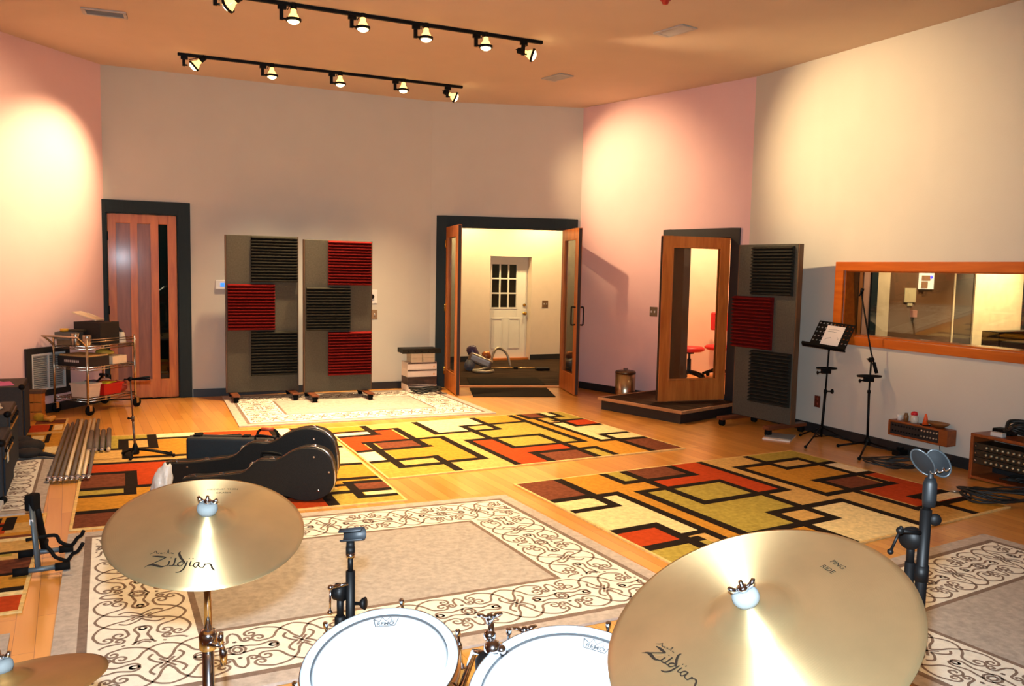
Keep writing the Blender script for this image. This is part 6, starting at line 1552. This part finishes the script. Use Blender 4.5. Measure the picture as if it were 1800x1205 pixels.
p = at(1590, 808); b = MB(); b.bx(-.06, .06, -.04, .04, 0, .05); b.bx(-.03, .03, -.02, .02, .05, .075); o = b.build('power_adapter', M_blackplastic, bevel=.006); o.location = (p.x+.05, p.y+.2, .0); o.rotation_euler = (0, 0, .5); tag(o, 'black power adapter behind the cable coil below the patch box', 'power adapter')
p = at(1652, 822); b = MB(); b.bx(-.09, .09, -.06, .06, 0, .07); b.bx(-.05, .05, -.03, .03, .07, .11); b.tube(spline([(-.09, 0, .03), (-.16, .03, .01), (-.22, -.03, .006)], 5), .006, 6); o = b.build('foot_switch', M_blackplastic, bevel=.008); o.location = (p.x, p.y, 0); o.rotation_euler = (0, 0, .8); tag(o, 'black foot switch on the floor beside the equipment rack', 'foot switch')

# --- wooden equipment rack
_s = [k*.01 for k in range(150, 500)]
def _pxu(q):
    d = q-CAM; return W_PX/2+F_PX*d.dot(_rt)/d.dot(_fwd), H_PX/2-F_PX*d.dot(_up)/d.dot(_fwd)
rk0 = min((wpt(MDE, k, -.285, 0) for k in _s), key=lambda q: abs(_pxu(q)[0]-1700))
M_rkw = wood('rack_wood', (150, 78, 34), (120, 58, 24), .45, axis='Y')
rl_ = unit(at(1706, 829), at(1790, 851)); 
rdir = Vector((_e.x, _e.y)); 
t = thing('equipment_rack', 'low wooden equipment rack with rows of knobs at the right edge', 'equipment rack', (rk0.x, rk0.y, 0), math.atan2(rdir.y, rdir.x))
wR, dR = .62, .262; hR = dep(1704, 765, rk0.y).z
b = MB(); b.bx(0, .028, 0, dR, .0, hR); b.bx(wR-.028, wR, 0, dR, .0, hR); b.build('side_board', M_rkw, t, bevel=.004)
b = MB(); b.bx(.0, wR, 0, dR, hR, hR+.024); b.build('top_board', M_rkw, t, bevel=.004)
b = MB(); b.bx(.028, wR-.028, .0, dR, .012, .032); b.build('bottom_board', M_rkw, t)
M_panel = mat('rack_panel_dark', (52, 48, 38), .4, .4, var=.15)
for k in range(3):
    zt_ = hR-.05-k*.057
    b = MB(); b.bx(.03, wR-.03, .012, .22, zt_-.053, zt_); b.build('rack_unit_face', M_panel, t, bevel=.002)
    for j in range(10):
        b = MB(); b.lathe([(.0105, 0), (.009, .014), (.001, .015)], 10, M=frame((0, -1, 0), (.14+j*(wR-.22)/9, .012, zt_-.026))); b.build('knob', mat('knob_pale', (190, 176, 140), .35, .5), t)
    for x in (.045, wR-.045): b = MB(); b.lathe([(.007, 0), (.007, .005), (.001, .006)], 8, M=frame((0, -1, 0), (x, .012, zt_-.026))); b.build('rack_screw', M_chrome, t)
RM = Matrix.Translation((rk0.x, rk0.y, 0)) @ Matrix.Rotation(math.atan2(rdir.y, rdir.x), 4, 'Z')
zr = hR+.0245
b = MB(); b.bx(-.075, .075, -.05, .05, 0, .045); o = b.build('effects_box', M_blackplastic, bevel=.006); o.matrix_world = RM @ Matrix.Translation((.15, .20, zr)); tag(o, 'flat black box at the back of the rack top', 'audio equipment')
b = MB(); b.bx(-.05, .05, -.025, .025, 0, .032); o = b.build('small_meter', mat('pale_meter', (206, 200, 190), .4), bevel=.003); o.matrix_world = RM @ Matrix.Translation((.19, .06, zr)); tag(o, 'small pale meter box at the front of the rack top', 'meter')
for i, (x, y, r, lab) in enumerate(((.34, .13, .105, 'left heap of black cables on the rack top'), (.53, .13, .09, 'right heap of black cables on the rack top at the frame edge'))):
    pp = RM @ Vector((x, y, zr)); coil('cable_heap', lab, pp, zr, r, r*.8, 9, .010, .3, 11+i, .022, plug=False)
cC_ = at(1768, 881); coil('cable_coil', 'large coil of black cable on the floor in front of the equipment rack', cC_, 0.0, .32, .16, 8, .0065, .17, 9, .016, plug_pos=(-.25, .17, .02))
p = RM @ Vector((.36, .12, .034)); coil('cable_heap', 'tangle of black cables inside the rack below the knobs', p, .033, .13, .07, 6, .006, .3, 17, .012, plug=False)

# ================================================================ control room seen through the window
MEi = MDE.inverted()
def on_s(u, v, s):
    "point seen at (u,v) on the control-room plane local x = s -> (local y, z)"
    o = MEi @ CAM; d = MEi.to_3x3() @ ray(u, v); t = (s-o.x)/d.x; p = o+d*t; return p.y, p.z
M_cream = mat('control_room_cream', (226, 200, 160), .7); M_pinkish = mat('control_room_rose', (190, 140, 118), .7)
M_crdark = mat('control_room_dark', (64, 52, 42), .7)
def strip(name, u0, u1, m, th=.03, z0=0.0, z1=2.9):
    a, c = on_s(u0, 530, .2+th)[0], on_s(u1, 530, .2+th)[0]; b = MB(); b.bx(.2005, .2+th, a, c, z0, z1); o = b.build(name, m); o.matrix_world = MDE; structure(o); return a, c
strip('wall_control_room_amber', 1509, 1517, wood('control_room_fir', (170, 104, 50), (140, 80, 36), .5), .02)
strip('wall_control_room_rose', 1517, 1531, M_pinkish)
strip('trim_2', 1531, 1542, M_slate, .05)
strip('wall_control_room_cream', 1542, 1563, M_cream)
strip('wall_control_room_panelling', 1563, 1676, M_crwall, .02)
strip('trim_3', 1676, 1678.5, M_cream, .03)
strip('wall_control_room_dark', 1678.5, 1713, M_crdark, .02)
ya, yc = strip('wall_control_room_bright', 1713, 1797, M_cream, .04)
light('control_room_can', 'SPOT', wpt(MDE, .62, (ya+yc)/2-.12, 2.72), 900, (1, .74, .42), target=wpt(MDE, .3, (ya+yc)/2-.1, 1.0), size=.05, spot=75, blend=.9)
yk_ = on_s(1552, 530, .2)[0]
light('control_room_can', 'SPOT', wpt(MDE, .8, yk_, 2.72), 130, (1, .68, .4), target=wpt(MDE, .3, yk_, 1.2), size=.05, spot=100, blend=.9)
light('control_room_can', 'SPOT', wpt(MDE, 1.1, on_s(1640, 530, .2)[0], 2.72), 140, (1, .66, .38), target=wpt(MDE, .3, on_s(1640, 530, .2)[0], 1.2), size=.05, spot=110, blend=.9)
def on_wall(name, u0, u1, v0, v1, m, label, cat, th=.012):
    s_ = .2206; (a, z1), (c, z0) = on_s(u0, v0, s_), on_s(u1, v1, s_)
    b = MB(); b.bx(s_, s_+th, a, c, z0, z1); o = b.build(name, m); o.matrix_world = MDE; return tag(o, label, cat)
M_note = mat('cream_notice', (214, 196, 150), .7)
on_wall('wall_notice', 1590, 1608, 506, 531, M_note, 'cream paper notice on the brown control-room wall', 'notice')
on_wall('wall_label', 1594.5, 1602, 532.5, 537, M_note, 'small label below the paper notice in the control room', 'notice')
on_wall('wall_hook', 1600, 1607, 545, 557, mat('rose_brown_item', (196, 130, 110), .6), 'small rose-coloured item on the brown wall below the notice', 'wall item', .04)
(a, z1), (c, z0) = on_s(1615.5, 478, .2206), on_s(1638.5, 508, .2206); z1 += .12
t = thing('lit_alcove', 'small bright panel with a blue light on the brown control-room wall', 'lit panel'); t.matrix_world = MDE
b = MB(); b.bx(.2206, .24, a, c, z0, z1); b.build('lit_panel', mat('lit_cream', (250, 236, 210), .6, emit=(255, 232, 190), estr=.9), t)
w_ = c-a; h_ = z1-.12-z0
b = MB(); b.bx(.2402, .27, a+w_*.12, a+w_*.58, z0+h_*.5, z1-.16); b.bx(.2402, .27, a+w_*.1, a+w_*.42, z0+.01, z0+h_*.45); b.build('shelf_item', mat('tan_item', (176, 130, 96), .6), t)
b = MB(); b.ball((.245, a+w_*.78, z0+h_*.72), .02, 10); plab(b.build('indicator', mat('blue_led', (60, 60, 240), .3, emit=(70, 70, 255), estr=2.5), t), 'blue indicator light')
y0_, zd_ = on_s(1745, 580, .9)
t = thing('mixing_desk', 'dark mixing desk low in the right part of the control-room window', 'mixing desk'); t.matrix_world = MDE @ Matrix.Translation((.9, y0_-.25, 0))
b = MB(); b.bx(0, .9, 0, 2.2, .0, zd_-.22); b.build('desk_body', M_black, t, bevel=.01); b = MB(); b.bx(.25, .88, .02, 2.18, zd_-.219, zd_-.10); b.build('control_surface', M_blackplastic, t, bevel=.03); b = MB(); b.bx(.02, .24, .02, 2.18, zd_-.219, zd_); b.build('meter_bridge', M_blackmetal, t, bevel=.01)
